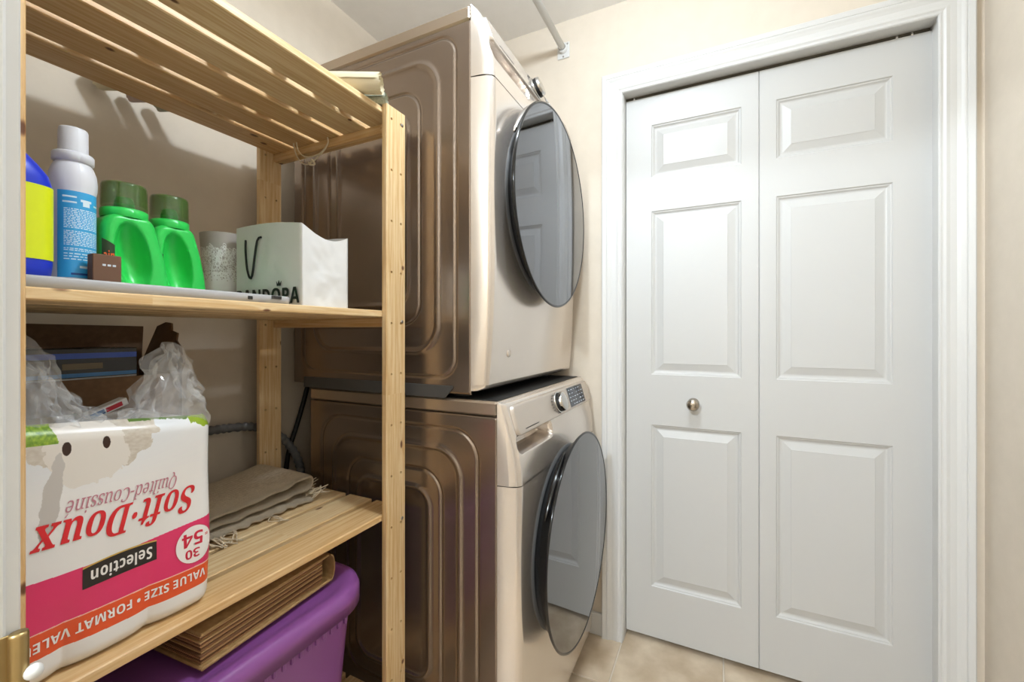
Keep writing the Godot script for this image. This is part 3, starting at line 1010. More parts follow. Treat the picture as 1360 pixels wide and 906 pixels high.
func middle_shelf_things() -> void:
	var y0 := 1.206
	# grey plastic tray lid lying along the front of the shelf
	var tr := thing("plastic_tray", "flat grey plastic tray under the bottles on the middle shelf", "tray", Vector3(-0.878, y0, -0.37))
	var lp := []
	for e in [[0.0, 0.004], [0.002, 0.001], [0.013, 0.0], [0.0155, 0.0015], [0.016, 0.005]]:
		lp.append(loop_at(0, 0, 0.256 - 2 * e[1], 0.385 - 2 * e[1], 0.02, e[0]))
	part(tr, "body", loft(lp), mat(rgb(178, 178, 180), 0.4))
	for e in [[-0.105, 0.008, 0.008], [-0.155, 0.012, 0.02]]:
		part(tr, "clip", box_mesh(Vector3(0.1285, e[1], e[0]), Vector3(0.002, 0.006, e[2]), 0.0005), M.dark)
	var ty := y0 + 0.016
	# blue jug with a yellow label
	var bj := thing("detergent_jug", "royal blue jug with a yellow label beside the near post", "bottle", Vector3(-0.835, ty, -0.197))
	var bl := []
	for e in [[0.0, 0.030, 0.044], [0.003, 0.034, 0.049], [0.02, 0.035, 0.051], [0.125, 0.035, 0.051], [0.14, 0.034, 0.047], [0.155, 0.030, 0.036], [0.168, 0.024, 0.025], [0.18, 0.019, 0.019], [0.19, 0.018, 0.018]]:
		bl.append(oval_loop(0, 0, e[1], e[2], e[0], 3.2))
	part(bj, "body", loft(bl), mat(rgb(18, 50, 196), 0.3))
	part(bj, "cap", lathe([Vector2(0.021, 0.188), Vector2(0.021, 0.222), Vector2(0.019, 0.225), Vector2(0, 0.225)], 28), mat(rgb(236, 236, 236), 0.35))
	var lf := func(u: float, v: float) -> Vector3:
		var t := lerpf(-1.45, 1.45, u)
		return Vector3(0.0356 * pow(absf(cos(t)), 2.0 / 3.2), lerpf(0.026, 0.124, v), -0.0516 * signf(sin(t)) * pow(absf(sin(t)), 2.0 / 3.2))
	part(bj, "label", grid(60, 4, lf), mat(rgb(222, 232, 22), 0.35), Vector3.ZERO, "plain yellow label")
	# white bottle with a light blue label
	var wb := thing("fabric_softener", "tall white bottle with a light blue text label and white cap", "bottle", Vector3(-0.888, ty, -0.2895))
	wb.scale = Vector3(0.75, 0.965, 0.75)
	var wm := mat(rgb(226, 226, 230), 0.3)
	part(wb, "body", lathe([Vector2(0, 0), Vector2(0.030, 0), Vector2(0.0335, 0.004), Vector2(0.0335, 0.145), Vector2(0.0355, 0.155), Vector2(0.0360, 0.166), Vector2(0.0345, 0.178), Vector2(0.0295, 0.190), Vector2(0.024, 0.196)], 40), wm)
	part(wb, "collar", lathe([Vector2(0.024, 0.194), Vector2(0.0312, 0.196), Vector2(0.0312, 0.207), Vector2(0.0295, 0.209), Vector2(0.022, 0.209)], 40), wm)
	part(wb, "cap", lathe([Vector2(0.0225, 0.208), Vector2(0.0222, 0.246), Vector2(0.0205, 0.249), Vector2(0, 0.2495)], 40), wm)
	var ll := func(u: float, v: float) -> Vector3:
		var t := lerpf(-1.35, 1.25, u) + 0.33
		return Vector3(0.0339 * cos(t), lerpf(0.012, 0.146, v), -0.0339 * sin(t))
	var lm := mat(Color.WHITE, 0.35)
	lm.albedo_texture = label_texture()
	part(wb, "label", grid(40, 4, ll), lm, Vector3.ZERO, "light blue label with white small print")
	# small brown box
	var bb := thing("small_box", "small brown cardboard box between the white and green bottles", "box", Vector3(-0.846, ty, -0.311))
	part(bb, "carton", box_mesh(Vector3(0, 0.024, 0), Vector3(0.018, 0.048, 0.034), 0.001), mat(rgb(112, 78, 56), 0.6))
	for i in 3:
		part(bb, "print_mark", box_mesh(Vector3(0.0092, 0.032, 0.004 - i * 0.006), Vector3(0.0005, 0.003, 0.004), 0.0001), M.pale_mark)
	# green bottles
	var gm := mat(rgb(46, 206, 86), 0.32)
	var body := nets(Vector3(-0.044, -0.004, -0.078), Vector3(0.044, 0.142, 0.058), 0.0034, green_sdf)
	var capm := mat(Color(0.24, 0.46, 0.14, 0.30), 0.08)
	capm.transparency = BaseMaterial3D.TRANSPARENCY_ALPHA
	var g1 := thing("detergent_bottle", "green detergent bottle with clear green cap, beside the small brown box", "bottle", Vector3(-0.908, ty, -0.3595), "green detergent bottles")
	g1.scale = Vector3(0.83, 0.95, 0.83)
	part(g1, "body", body, gm)
	part(g1, "collar", lathe([Vector2(0.036, 0.128), Vector2(0.0375, 0.131), Vector2(0.0375, 0.142), Vector2(0.034, 0.144), Vector2(0.0, 0.144)], 44), gm)
	part(g1, "spout", lathe([Vector2(0.018, 0.142), Vector2(0.016, 0.158), Vector2(0.013, 0.166), Vector2(0.0, 0.166)], 28), mat(rgb(30, 140, 60), 0.35))
	part(g1, "cap", lathe([Vector2(0.0365, 0.143), Vector2(0.0368, 0.150), Vector2(0.0362, 0.184), Vector2(0.0345, 0.1885), Vector2(0.0, 0.1890), Vector2(0.0, 0.1875), Vector2(0.0335, 0.187), Vector2(0.0348, 0.182), Vector2(0.0352, 0.150)], 44), capm, Vector3.ZERO, "see-through dark green measuring cap")
	var lbl := part(g1, "label", label_patch(), mat(rgb(34, 58, 26), 0.4), Vector3.ZERO, "dark label with an orange word")
	write_on_x(lbl, "word", "ain", 0.015, 0.017, Vector3(0.0368, 0.056, 0.038), mat(rgb(226, 96, 34), 0.5), true, false, 0.0, 0.0, false)
	var g2: Node3D = g1.duplicate()
	g2.name = numbered("detergent_bottle")
	add_child(g2)
	g2.position = Vector3(-0.966, ty, -0.4525)
	g2.scale = Vector3(0.83, 1.02, 0.83)
	g2.set_meta("label", "green detergent bottle with clear green cap, beside the white lace pot")
	# lace pot
	var pot := thing("lace_pot", "white plant pot with a cut-out lace pattern beside the paper bag", "pot", Vector3(-1.0, ty, -0.562 + 0.03))
	pot.position = Vector3(-1.042, 1.206, -0.597)
	var lace := mat(Color.WHITE, 0.45)
	lace.albedo_texture = lace_texture()
	var pf := func(u: float, v: float) -> Vector3:
		var r := lerpf(0.033, 0.0465, v)
		return Vector3(r * cos(TAU * u), 0.172 * v + 0.001, -r * sin(TAU * u))
	part(pot, "wall", grid(60, 12, pf), lace)
	part(pot, "inside", lathe([Vector2(0, 0.003), Vector2(0.032, 0.003), Vector2(0.0455, 0.172), Vector2(0.0465, 0.173)], 48), mat(rgb(196, 190, 182), 0.5))
	paper_bag()

func green_sdf(p: Vector3) -> float:
	# outline in (s, y), s running from the spout side to the handle side
	var s := -p.z
	var y := p.y
	var t := clampf(y / 0.13, 0.0, 1.0)
	var right := lerpf(0.0665, 0.037, pow(t, 1.7))
	var left := -lerpf(0.047, 0.046, t) + 0.012 * pow(maxf(0.0, (t - 0.78) / 0.22), 2.0)
	var mid := (right + left) * 0.5
	var half := (right - left) * 0.5
	var dep := lerpf(0.036, 0.035, t)
	var r := 0.016
	var qs := absf(s - mid) - half + r
	var qx := absf(p.x) - dep + r
	var qy := absf(y - 0.065) - 0.066 + 0.010
	var d2 := Vector2(maxf(qs, 0), maxf(qx, 0)).length() + minf(maxf(qs, qx), 0.0) - r
	var w := Vector2(maxf(d2 + 0.010, 0), maxf(qy, 0)).length() + minf(maxf(d2 + 0.010, qy), 0.0) - 0.010
	# scoops on both faces that leave the handle standing, and the hole between them
	for sg in [-1.0, 1.0]:
		var e := Vector3((p.x - sg * 0.047) / 0.0455, (y - 0.060 - s * -0.6) / 0.060, (s - 0.002) / 0.031)
		var cut := (e.length() - 1.0) * 0.027
		var h := clampf(0.5 - 0.5 * (w + cut) / 0.0035, 0.0, 1.0)
		w = lerpf(w, -cut, h) + 0.0035 * h * (1.0 - h)
	return w

func label_patch() -> ArrayMesh:
	var f := func(u: float, v: float) -> Vector3:
		var z := lerpf(0.044, 0.026, u)
		var bend := maxf(0.0, z - 0.031)
		return Vector3(0.0365 - bend * bend * 38.0 * 0.8, lerpf(0.012, 0.085 - 0.01 * u, v), z + 0.003)
	return grid(10, 6, f)

func label_texture() -> ImageTexture:
	var im := Image.create(256, 512, false, Image.FORMAT_RGB8)
	im.fill(rgb(58, 166, 220))
	var g := RandomNumberGenerator.new()
	g.seed = 3
	var wc := rgb(222, 238, 246)
	im.fill_rect(Rect2i(110, 44, 34, 40), wc)
	im.fill_rect(Rect2i(100, 44, 54, 14), wc)
	for e in [[24, 30], [24, 62], [170, 62]]:
		im.fill_rect(Rect2i(e[0], e[1], 60, 10), wc)
	var y := 104
	while y < 350:
		var x := 30
		while x < 226:
			var w := g.randi_range(5, 22)
			im.fill_rect(Rect2i(x, y, mini(w, 228 - x), 5), wc)
			x += w + 4
		y += 10 if g.randf() < 0.85 else 22
	for k in 3:
		var x2 := 30
		while x2 < 190:
			var w2 := g.randi_range(8, 26)
			im.fill_rect(Rect2i(x2, 368 + k * 16, w2, 6), wc)
			x2 += w2 + 6
	im.fill_rect(Rect2i(178, 412, 44, 60), wc)
	im.fill_rect(Rect2i(192, 424, 16, 16), rgb(40, 60, 120))
	im.fill_rect(Rect2i(96, 440, 50, 14), wc)
	im.fill_rect(Rect2i(60, 484, 130, 12), rgb(30, 70, 140))
	im.generate_mipmaps()
	return ImageTexture.create_from_image(im)

func lace_texture() -> ImageTexture:
	var w := 1024
	var h := 384
	var im := Image.create(w, h, false, Image.FORMAT_RGB8)
	var grey := rgb(176, 168, 160)
	var wc := rgb(236, 235, 232)
	im.fill(wc)
	im.fill_rect(Rect2i(0, 0, w, 200), grey)
	var g := RandomNumberGenerator.new()
	g.seed = 21
	for k in 800:
		var cx := g.randi_range(0, w - 1)
		var cy := g.randi_range(58, 205)
		if cy < 66 + 26 * absf(sin(cx * 0.03)): continue
		var r := g.randf_range(7, 19)
		for a in 90:
			var t := TAU * a / 90.0
			var rr := r * (1.0 - 0.25 * absf(sin(t * 1.5)))
			for q in 3:
				var x := posmod(int(cx + (rr + q) * cos(t)), w)
				var y := int(cy + (rr + q) * sin(t))
				if y >= 0 and y < h: im.set_pixel(x, y, wc)
	for k in 160:
		var cx := g.randi_range(0, w - 1)
		var cy := g.randi_range(190, 240)
		im.fill_rect(Rect2i(cx, cy, 7, 5), grey)
	im.generate_mipmaps()
	return ImageTexture.create_from_image(im)

func paper_bag() -> void:
	var at := Vector3(-0.8665, 1.206, -0.6455)
	var b := thing("paper_bag", "white paper shopping bag with black cord handles and a black printed word", "bag", at)
	var paper := mat(rgb(224, 223, 221), 0.55)
	var n := FastNoiseLite.new()
	n.seed = 8
	n.frequency = 9.0
	n.fractal_octaves = 2
	# four creased walls as one sheet, corner by corner; v up
	var hw := 0.1075
	var hd := 0.0595
	var cor := [Vector2(-hw, hd), Vector2(hw, hd), Vector2(hw, -hd), Vector2(-hw, -hd), Vector2(-hw, hd)]
	var tops := [0.179, 0.168, 0.160, 0.175, 0.179]
	var f := func(u: float, v: float) -> Vector3:
		var q := u * 4.0
		var i := mini(int(q), 3)
		var fr := q - i
		var p: Vector2 = cor[i].lerp(cor[i + 1], fr)
		var top: float = lerpf(tops[i], tops[i + 1], fr)
		if i == 1: top -= 0.016 * sin(PI * fr) * (0.5 + fr)
		if i == 0: top += 0.006 * sin(PI * fr)
		var nrm: Vector2 = [Vector2(0, 1), Vector2(1, 0), Vector2(0, -1), Vector2(-1, 0)][i]
		var wob := n.get_noise_3d(p.x * 2.0, v * 0.35, p.y * 2.0) * 0.0035 * sin(PI * fr)
		if i == 1: wob -= 0.008 * sin(PI * fr) * v
		p += nrm * wob
		return Vector3(p.x, 0.001 + top * v, p.y)
	part(b, "walls", grid(96, 30, f), paper)
	part(b, "bottom", span_mesh(Vector3(-hw + 0.001, 0, -hd + 0.001), Vector3(hw - 0.001, 0.002, hd - 0.001)), paper)
	# cord handle on the face with the print
	var cord := mat(rgb(20, 19, 20), 0.7)
	part(b, "handle", tube_mesh(spline([Vector3(-0.019, 0.152, hd + 0.001), Vector3(-0.026, 0.146, hd + 0.005), Vector3(-0.034, 0.11, hd + 0.006), Vector3(-0.042, 0.072, hd + 0.006), Vector3(-0.050, 0.064, hd + 0.006), Vector3(-0.060, 0.085, hd + 0.006), Vector3(-0.067, 0.125, hd + 0.005), Vector3(-0.073, 0.150, hd + 0.001)], 30), 0.0023, 8), cord, Vector3.ZERO, "black cord handle")
	part(b, "handle", tube_mesh(spline([Vector3(-0.035, 0.150, -hd - 0.001), Vector3(-0.041, 0.145, -hd - 0.005), Vector3(-0.062, 0.10, -hd - 0.006), Vector3(-0.083, 0.125, -hd - 0.006), Vector3(-0.090, 0.152, -hd - 0.001)], 24), 0.0023, 8), cord, Vector3.ZERO, "black cord handle")
	var ink := mat(rgb(24, 23, 24), 0.6)
	var tx := lettering("PANDORA", 0.045, true)
	var pr := part(b, "printed_word", tx, ink, Vector3(0.0, 0.022, hd + 0.0035))
	var k := 0.205 / tx.get_aabb().size.x
	pr.basis = Basis(Vector3(k, 0, 0), Vector3(0, 1, 0), Vector3(0, 0, 1))
	# small crown over the O
	var cw := PackedVector2Array([Vector2(-0.006, 0), Vector2(0.006, 0), Vector2(0.008, 0.010), Vector2(0.0035, 0.004), Vector2(0.0, 0.012), Vector2(-0.0035, 0.004), Vector2(-0.008, 0.010)])
	part(pr, "crown", slab(cw, 0.0006, Transform3D(Basis.IDENTITY, Vector3(0.042 / k, 0.0215, 0))), ink)

# ------------------------------------------------------------------ things on the lower shelf
func pack_x(z: float, y: float) -> float:
	# front of the paper pack: rolls push the film out in three columns near the bottom
	var ph := fposmod((-z - 0.147) / 0.0915, 1.0)
	var valley := pow(absf(2.0 * ph - 1.0), 3.0)
	var k := clampf(1.0 - (y - 0.0) / 0.10, 0.0, 1.0)
	var b := -0.010 * valley * k
	b += 0.0025 * sin(z * 31.0 + y * 22.0) * (1.0 - k)
	var e := minf(-z - 0.147, 0.4195 + z)
	if e < 0.022: b -= 0.022 - sqrt(maxf(0.0, 0.022 * 0.022 - (0.022 - e) * (0.022 - e)))
	if y < 0.02: b -= 0.02 - sqrt(maxf(0.0, 0.0004 - (0.02 - y) * (0.02 - y)))
	if y > 0.285: b -= pow((y - 0.285) / 0.02, 2.0) * 0.016
	return b

func lower_shelf_things() -> void:
	var Y := 0.708
	var at := Vector3(-0.757, Y, 0.0)
	var pk := thing("toilet_paper_pack", "plastic-wrapped toilet paper pack with upside-down red and pink print", "package", Vector3(-0.877, Y, -0.283))
	var off := at - Vector3(-0.877, Y, -0.283)
	var wrap := mat(Color.WHITE, 0.25)
	wrap.albedo_texture = pack_texture()
	var f := func(u: float, v: float) -> Vector3:
		var z := -lerpf(0.147, 0.4195, u)
		var y := 0.306 * v
		return Vector3(pack_x(z, y), y + 0.028 * (1.0 - u) * smoothstep(0.78, 1.0, v), z) + off
	part(pk, "front_film", grid(120, 90, f), wrap, Vector3.ZERO, "glossy printed film")
	var body := mat(rgb(228, 226, 224), 0.35)
	var lps := []
	for e in [[0.0, 0.022], [0.004, 0.010], [0.02, 0.004], [0.28, 0.004], [0.300, 0.012], [0.305, 0.026]]:
		lps.append(loop_at(-0.1245 + off.x, -0.28325 + off.z, 0.246 - 2 * e[1], 0.2725 - 2 * e[1], 0.02, e[0]))
	part(pk, "rolls", loft(lps), body, Vector3(-0.005, 0, 0), "white rolls inside the film")
	var red := mat(rgb(214, 36, 44), 0.35)
	var rose := mat(rgb(196, 128, 142), 0.35)
	var wh := mat(rgb(240, 236, 232), 0.35)
	film_print(pk, "lettering", "Soft·Doux", 0.040, 0.178, Vector2(-0.299, 0.181), red, off, true, true, 0.2, 0.02)
	film_print(pk, "lettering", "Quilted-Coussiné", 0.019, 0.124, Vector2(-0.302, 0.214), rose, off, false, true, 0.2, 0.02)
	film_print(pk, "lettering", "VALUE SIZE • FORMAT VALEUR", 0.0125, 0.216, Vector2(-0.297, 0.0535), wh, off, true)
	var tagf := func(u: float, v: float) -> Vector3:
		var a := u * 2.0 - 1.0
		return on_film(-0.297 - a * 0.042, lerpf(0.1025, 0.1295 + 0.0035 * (1.0 - a * a), v), 0.0005) + off
	var tg := part(pk, "tag_print", grid(40, 10, tagf), mat(rgb(38, 32, 30), 0.3), Vector3.ZERO, "black tag with a white word")
	var goldf := func(u: float, v: float) -> Vector3:
		var a := u * 2.0 - 1.0
		return on_film(-0.297 - a * 0.042, 0.1295 + 0.0035 * (1.0 - a * a) + 0.002 * v, 0.0005) + off
	part(tg, "gold_edge", grid(40, 1, goldf), mat(rgb(206, 168, 78), 0.3))
	film_print(tg, "word", "Selection", 0.0165, 0.070, Vector2(-0.298, 0.1165), wh, off, true)
	var disk := func(u: float, v: float) -> Vector3:
		return on_film(-0.389 - 0.0255 * v * cos(TAU * u), 0.104 + 0.029 * v * sin(TAU * u), 0.0006) + off
	var rim := func(u: float, v: float) -> Vector3:
		return on_film(-0.389 - 0.0268 * v * cos(TAU * u), 0.104 + 0.0303 * v * sin(TAU * u), 0.0003) + off
	var rd := part(pk, "round_print", grid(40, 10, rim), mat(rgb(198, 40, 82), 0.3), Vector3.ZERO, "white disc with red numbers")
	part(rd, "disc", grid(40, 10, disk), wh)
	var nred := mat(rgb(206, 30, 62), 0.35)
	film_print(rd, "number", "54", 0.021, 0.029, Vector2(-0.3865, 0.113), nred, off, true)
	film_print(rd, "number", "30", 0.014, 0.02, Vector2(-0.3855, 0.0905), nred, off, true)
	film_print(rd, "sign", "=", 0.008, 0.005, Vector2(-0.4065, 0.114), red, off, true)
	torn_film(pk, off)
	carton(Y)
	rug(Y)

func on_film(z: float, y: float, lift: float) -> Vector3:
	return Vector3(pack_x(z, y) + lift, y, z)

# upside-down lettering laid on the film of the pack, following its bumps
func film_print(parent: Node3D, called: String, text: String, cap: float, width: float, at: Vector2, m: Material, off: Vector3, bold := false, serif := false, slant := 0.0, tilt := 0.0) -> void:
	var t := lettering(text, cap * 1.4, bold, serif, 0.0)
	var arr := t.get_mesh_arrays()
	var vs: PackedVector3Array = arr[Mesh.ARRAY_VERTEX]
	var k := width / t.get_aabb().size.x
	var st := st_new(true)
	var ids: PackedInt32Array = arr[Mesh.ARRAY_INDEX]
	for i in ids:
		var p := vs[i]
		var q := Vector2(p.x * k + p.y * slant, -p.y).rotated(tilt)
		st.add_vertex(on_film(at.x + q.x, at.y + q.y, 0.0009) + off)
	part(parent, called, fin(st), m)

func pack_texture() -> ImageTexture:
	var w := 560
	var h := 620
	var n := FastNoiseLite.new()
	n.seed = 12
	n.frequency = 0.02
	var n2 := FastNoiseLite.new()
	n2.seed = 13
	n2.frequency = 0.06
	var im := Image.create(w, h, false, Image.FORMAT_RGB8)
	var paper := rgb(236, 233, 230)
	var pink := rgb(222, 52, 104)
	var orange := rgb(228, 84, 38)
	var fur := rgb(214, 206, 194)
	for j in h:
		var y := 0.306 * (1.0 - (j + 0.5) / h)
		for i in w:
			var z := lerpf(0.147, 0.4195, (i + 0.5) / w)
			var a := n.get_noise_2d(i, j)
			var c := paper
			# sky behind the puppy, its head and ears, the grass
			if y > 0.20:
				c = c.lerp(rgb(206, 218, 232), clampf((y - 0.235) * 8.0, 0.0, 0.5) * clampf(1.3 - absf(z - 0.24) * 6.0, 0.2, 1.0))
				var head := Vector2((z - 0.268) / 0.075, (y - 0.312) / 0.062).length() + a * 0.14
				if head < 1.0: c = fur.lerp(rgb(196, 184, 168), clampf(0.5 + 0.8 * n2.get_noise_2d(i * 0.7, j * 1.6), 0, 1))
				var muzzle := Vector2((z - 0.262) / 0.042, (y - 0.275) / 0.036).length() + a * 0.2
				if muzzle < 1.0: c = rgb(226, 219, 210)
				var ez := Vector2((z - 0.2415) / 0.0045, (y - 0.280) / 0.0065).length()
				var ez2 := Vector2((z - 0.281) / 0.004, (y - 0.282) / 0.0065).length()
				if minf(ez, ez2) < 1.0: c = rgb(56, 34, 26)
				if z < 0.232 + a * 0.01 and y > 0.286: c = rgb(96, 132, 34).lerp(rgb(150, 176, 52), clampf(0.5 + n2.get_noise_2d(i * 1.5, j * 1.5), 0, 1))
				if z > 0.385 and y > 0.296 - (z - 0.385) * 0.2 + a * 0.01: c = rgb(140, 164, 40)
				if z > 0.31 and z < 0.39 and y > 0.303 + a * 0.006: c = rgb(92, 122, 56)
			var ear := Vector2((z - 0.228 - (y - 0.235) * 0.15) / 0.009, (y - 0.228) / 0.045).length() + a * 0.3
			if ear < 1.0: c = rgb(196, 190, 184)
			var wave := 0.004 * sin(z * 16.0)
			if y < 0.133 + (z - 0.147) * 0.03 + wave: c = pink
			if y < 0.0728 - (z - 0.147) * 0.02 + wave * 0.4: c = rgb(244, 190, 176)
			if y < 0.0712 - (z - 0.147) * 0.02 + wave * 0.4: c = orange
			if y < 0.0395 - (z - 0.147) * 0.02 + wave * 0.4: c = rgb(232, 229, 226)
			im.set_pixel(i, j, c)
	im.generate_mipmaps()
	return ImageTexture.create_from_image(im)

# crumpled clear film standing up round the torn top of the pack
func torn_film(pk: Node3D, off: Vector3) -> void:
	var clear := mat(Color(0.96, 0.97, 0.98, 0.20), 0.05)
	clear.metallic_specular = 0.8
	clear.transparency = BaseMaterial3D.TRANSPARENCY_ALPHA
	var n := FastNoiseLite.new()
	n.seed = 31
	n.frequency = 19.0
	n.fractal_octaves = 2
	# [x at the foot, lean, z from, z to, peak, peak place, breadth, height at rest]
	for e in [[-0.014, -0.040, 0.150, 0.285, 0.148, 0.42, 0.36, 0.022], [-0.045, -0.012, 0.150, 0.300, 0.120, 0.36, 0.40, 0.02], [-0.012, -0.050, 0.285, 0.417, 0.135, 0.68, 0.34, 0.016], [-0.070, 0.016, 0.300, 0.414, 0.140, 0.62, 0.36, 0.010], [-0.012, -0.030, 0.225, 0.345, 0.040, 0.5, 0.5, 0.026]]:
		var nu := 30
		var nv := 20
		var pts := []
		for j in nv + 1:
			for i in nu + 1:
				var u := float(i) / nu
				var v := float(j) / nv
				var z: float = lerpf(e[2], e[3], u)
				var h: float = e[7] + (e[4] - e[7]) * exp(-pow((u - e[5]) / e[6], 2.0))
				var c := 1.0 - 2.4 * absf(n.get_noise_3d(z * 1.6, v * 0.11 + u * 0.05, e[0] * 5.0))
				var c2 := n.get_noise_3d(z * 2.3 + 3.0, v * 0.16, e[0] * 9.0)
				var x: float = e[0] + e[1] * v * v + 0.014 * c * (0.15 + v) + 0.012 * c2 * v
				pts.append(Vector3(x, 0.290 + h * v + 0.010 * c2 * v, -z - 0.012 * c * v) + off)
		var st := st_new()
		for j in nv:
			for i in nu:
				var a: int = j * (nu + 1) + i
				var b := a + nu + 1
				if (i + j) % 2 == 0:
					tri(st, pts[a], pts[a + 1], pts[b + 1])
					tri(st, pts[a], pts[b + 1], pts[b])
				else:
					tri(st, pts[a], pts[a + 1], pts[b])
					tri(st, pts[a + 1], pts[b + 1], pts[b])
		part(pk, "torn_film", fin(st), clear, Vector3.ZERO, "crumpled clear plastic film")

func carton(Y: float) -> void:
	var bx := Vector3(-1.10, Y, -0.32)
	var c := thing("cardboard_box", "open brown cardboard box with raised flaps behind the toilet paper", "box", bx)
	var cm := noise_mat(rgb(104, 78, 54), rgb(124, 95, 68), 9.0, 0.8, 77)
	var hx := 0.085
	var hz := 0.178
	part(c, "bottom", span_mesh(Vector3(-hx, 0, -hz), Vector3(hx, 0.004, hz)), cm)
	part(c, "side", span_mesh(Vector3(-hx, 0.004, -hz), Vector3(-hx + 0.004, 0.36, hz)), cm)
	part(c, "side", span_mesh(Vector3(hx - 0.004, 0.004, -hz), Vector3(hx, 0.36, hz)), cm)
	part(c, "side", span_mesh(Vector3(-hx, 0.004, -hz), Vector3(hx, 0.36, -hz + 0.004)), cm)
	part(c, "side", span_mesh(Vector3(-hx, 0.004, hz - 0.004), Vector3(hx, 0.36, hz)), cm)
	var back := PackedVector2Array([Vector2(-hz, 0), Vector2(hz, 0), Vector2(hz, 0.099), Vector2(0.02, 0.101), Vector2(-hz, 0.104)])
	var bz := Basis(Vector3(0, 0, -1), Vector3(0, 1, 0), Vector3(1, 0, 0))
	part(c, "flap", slab(back, 0.004, Transform3D(bz * Basis(Vector3(1, 0, 0), 0.10), Vector3(-hx, 0.36, 0))), cm)
	var torn := PackedVector2Array([Vector2(-0.085, 0), Vector2(0.085, 0), Vector2(0.083, 0.022), Vector2(0.058, 0.042), Vector2(0.050, 0.054), Vector2(0.02, 0.070), Vector2(0.012, 0.088), Vector2(-0.016, 0.094), Vector2(-0.03, 0.112), Vector2(-0.055, 0.114), Vector2(-0.085, 0.104)])
	part(c, "flap", slab(torn, 0.004, Transform3D(Basis(Vector3(1, 0, 0), -0.35), Vector3(0, 0.36, -hz))), cm, Vector3.ZERO, "torn flap")
	# what is in it
	var nb := thing("navy_box", "dark navy product box with a light blue band inside the cardboard box", "box", Vector3(-1.098, Y + 0.004, -0.318))
	part(nb, "carton", box_mesh(Vector3(0, 0.205, 0), Vector3(0.11, 0.41, 0.23), 0.001), mat(rgb(12, 14, 24), 0.3))
	for e in [[0.397, 0.010, rgb(42, 84, 190)], [0.362, 0.007, rgb(70, 140, 205)], [0.352, 0.010, rgb(214, 216, 220)]]:
		part(nb, "printed_band", box_mesh(Vector3(0.0553, e[0], 0), Vector3(0.0008, e[1], 0.228), 0.0002), mat(e[2], 0.35))
	part(nb, "printed_patch", box_mesh(Vector3(0.0553, 0.378, -0.035), Vector3(0.0008, 0.011, 0.055), 0.0002), mat(rgb(120, 106, 82), 0.5))
	var st := thing("striped_packet", "slim white packet with blue and red stripes on the torn pack", "packet", Vector3(-0.865, Y + 0.318, -0.305))
	var rb := Basis(Vector3(1, 0, 0), 0.32)
	st.basis = Basis(Vector3(0, 1, 0), 0.25) * rb
	part(st, "sleeve", box_mesh(Vector3.ZERO, Vector3(0.016, 0.012, 0.090), 0.001), mat(rgb(226, 226, 228), 0.4))
	part(st, "stripe", box_mesh(Vector3(0.0082, 0, 0.0), Vector3(0.0006, 0.007, 0.020), 0.0002), mat(rgb(26, 92, 150), 0.4))
	part(st, "stripe", box_mesh(Vector3(0.0082, 0, -0.024), Vector3(0.0006, 0.007, 0.024), 0.0002), mat(rgb(190, 40, 60), 0.4))

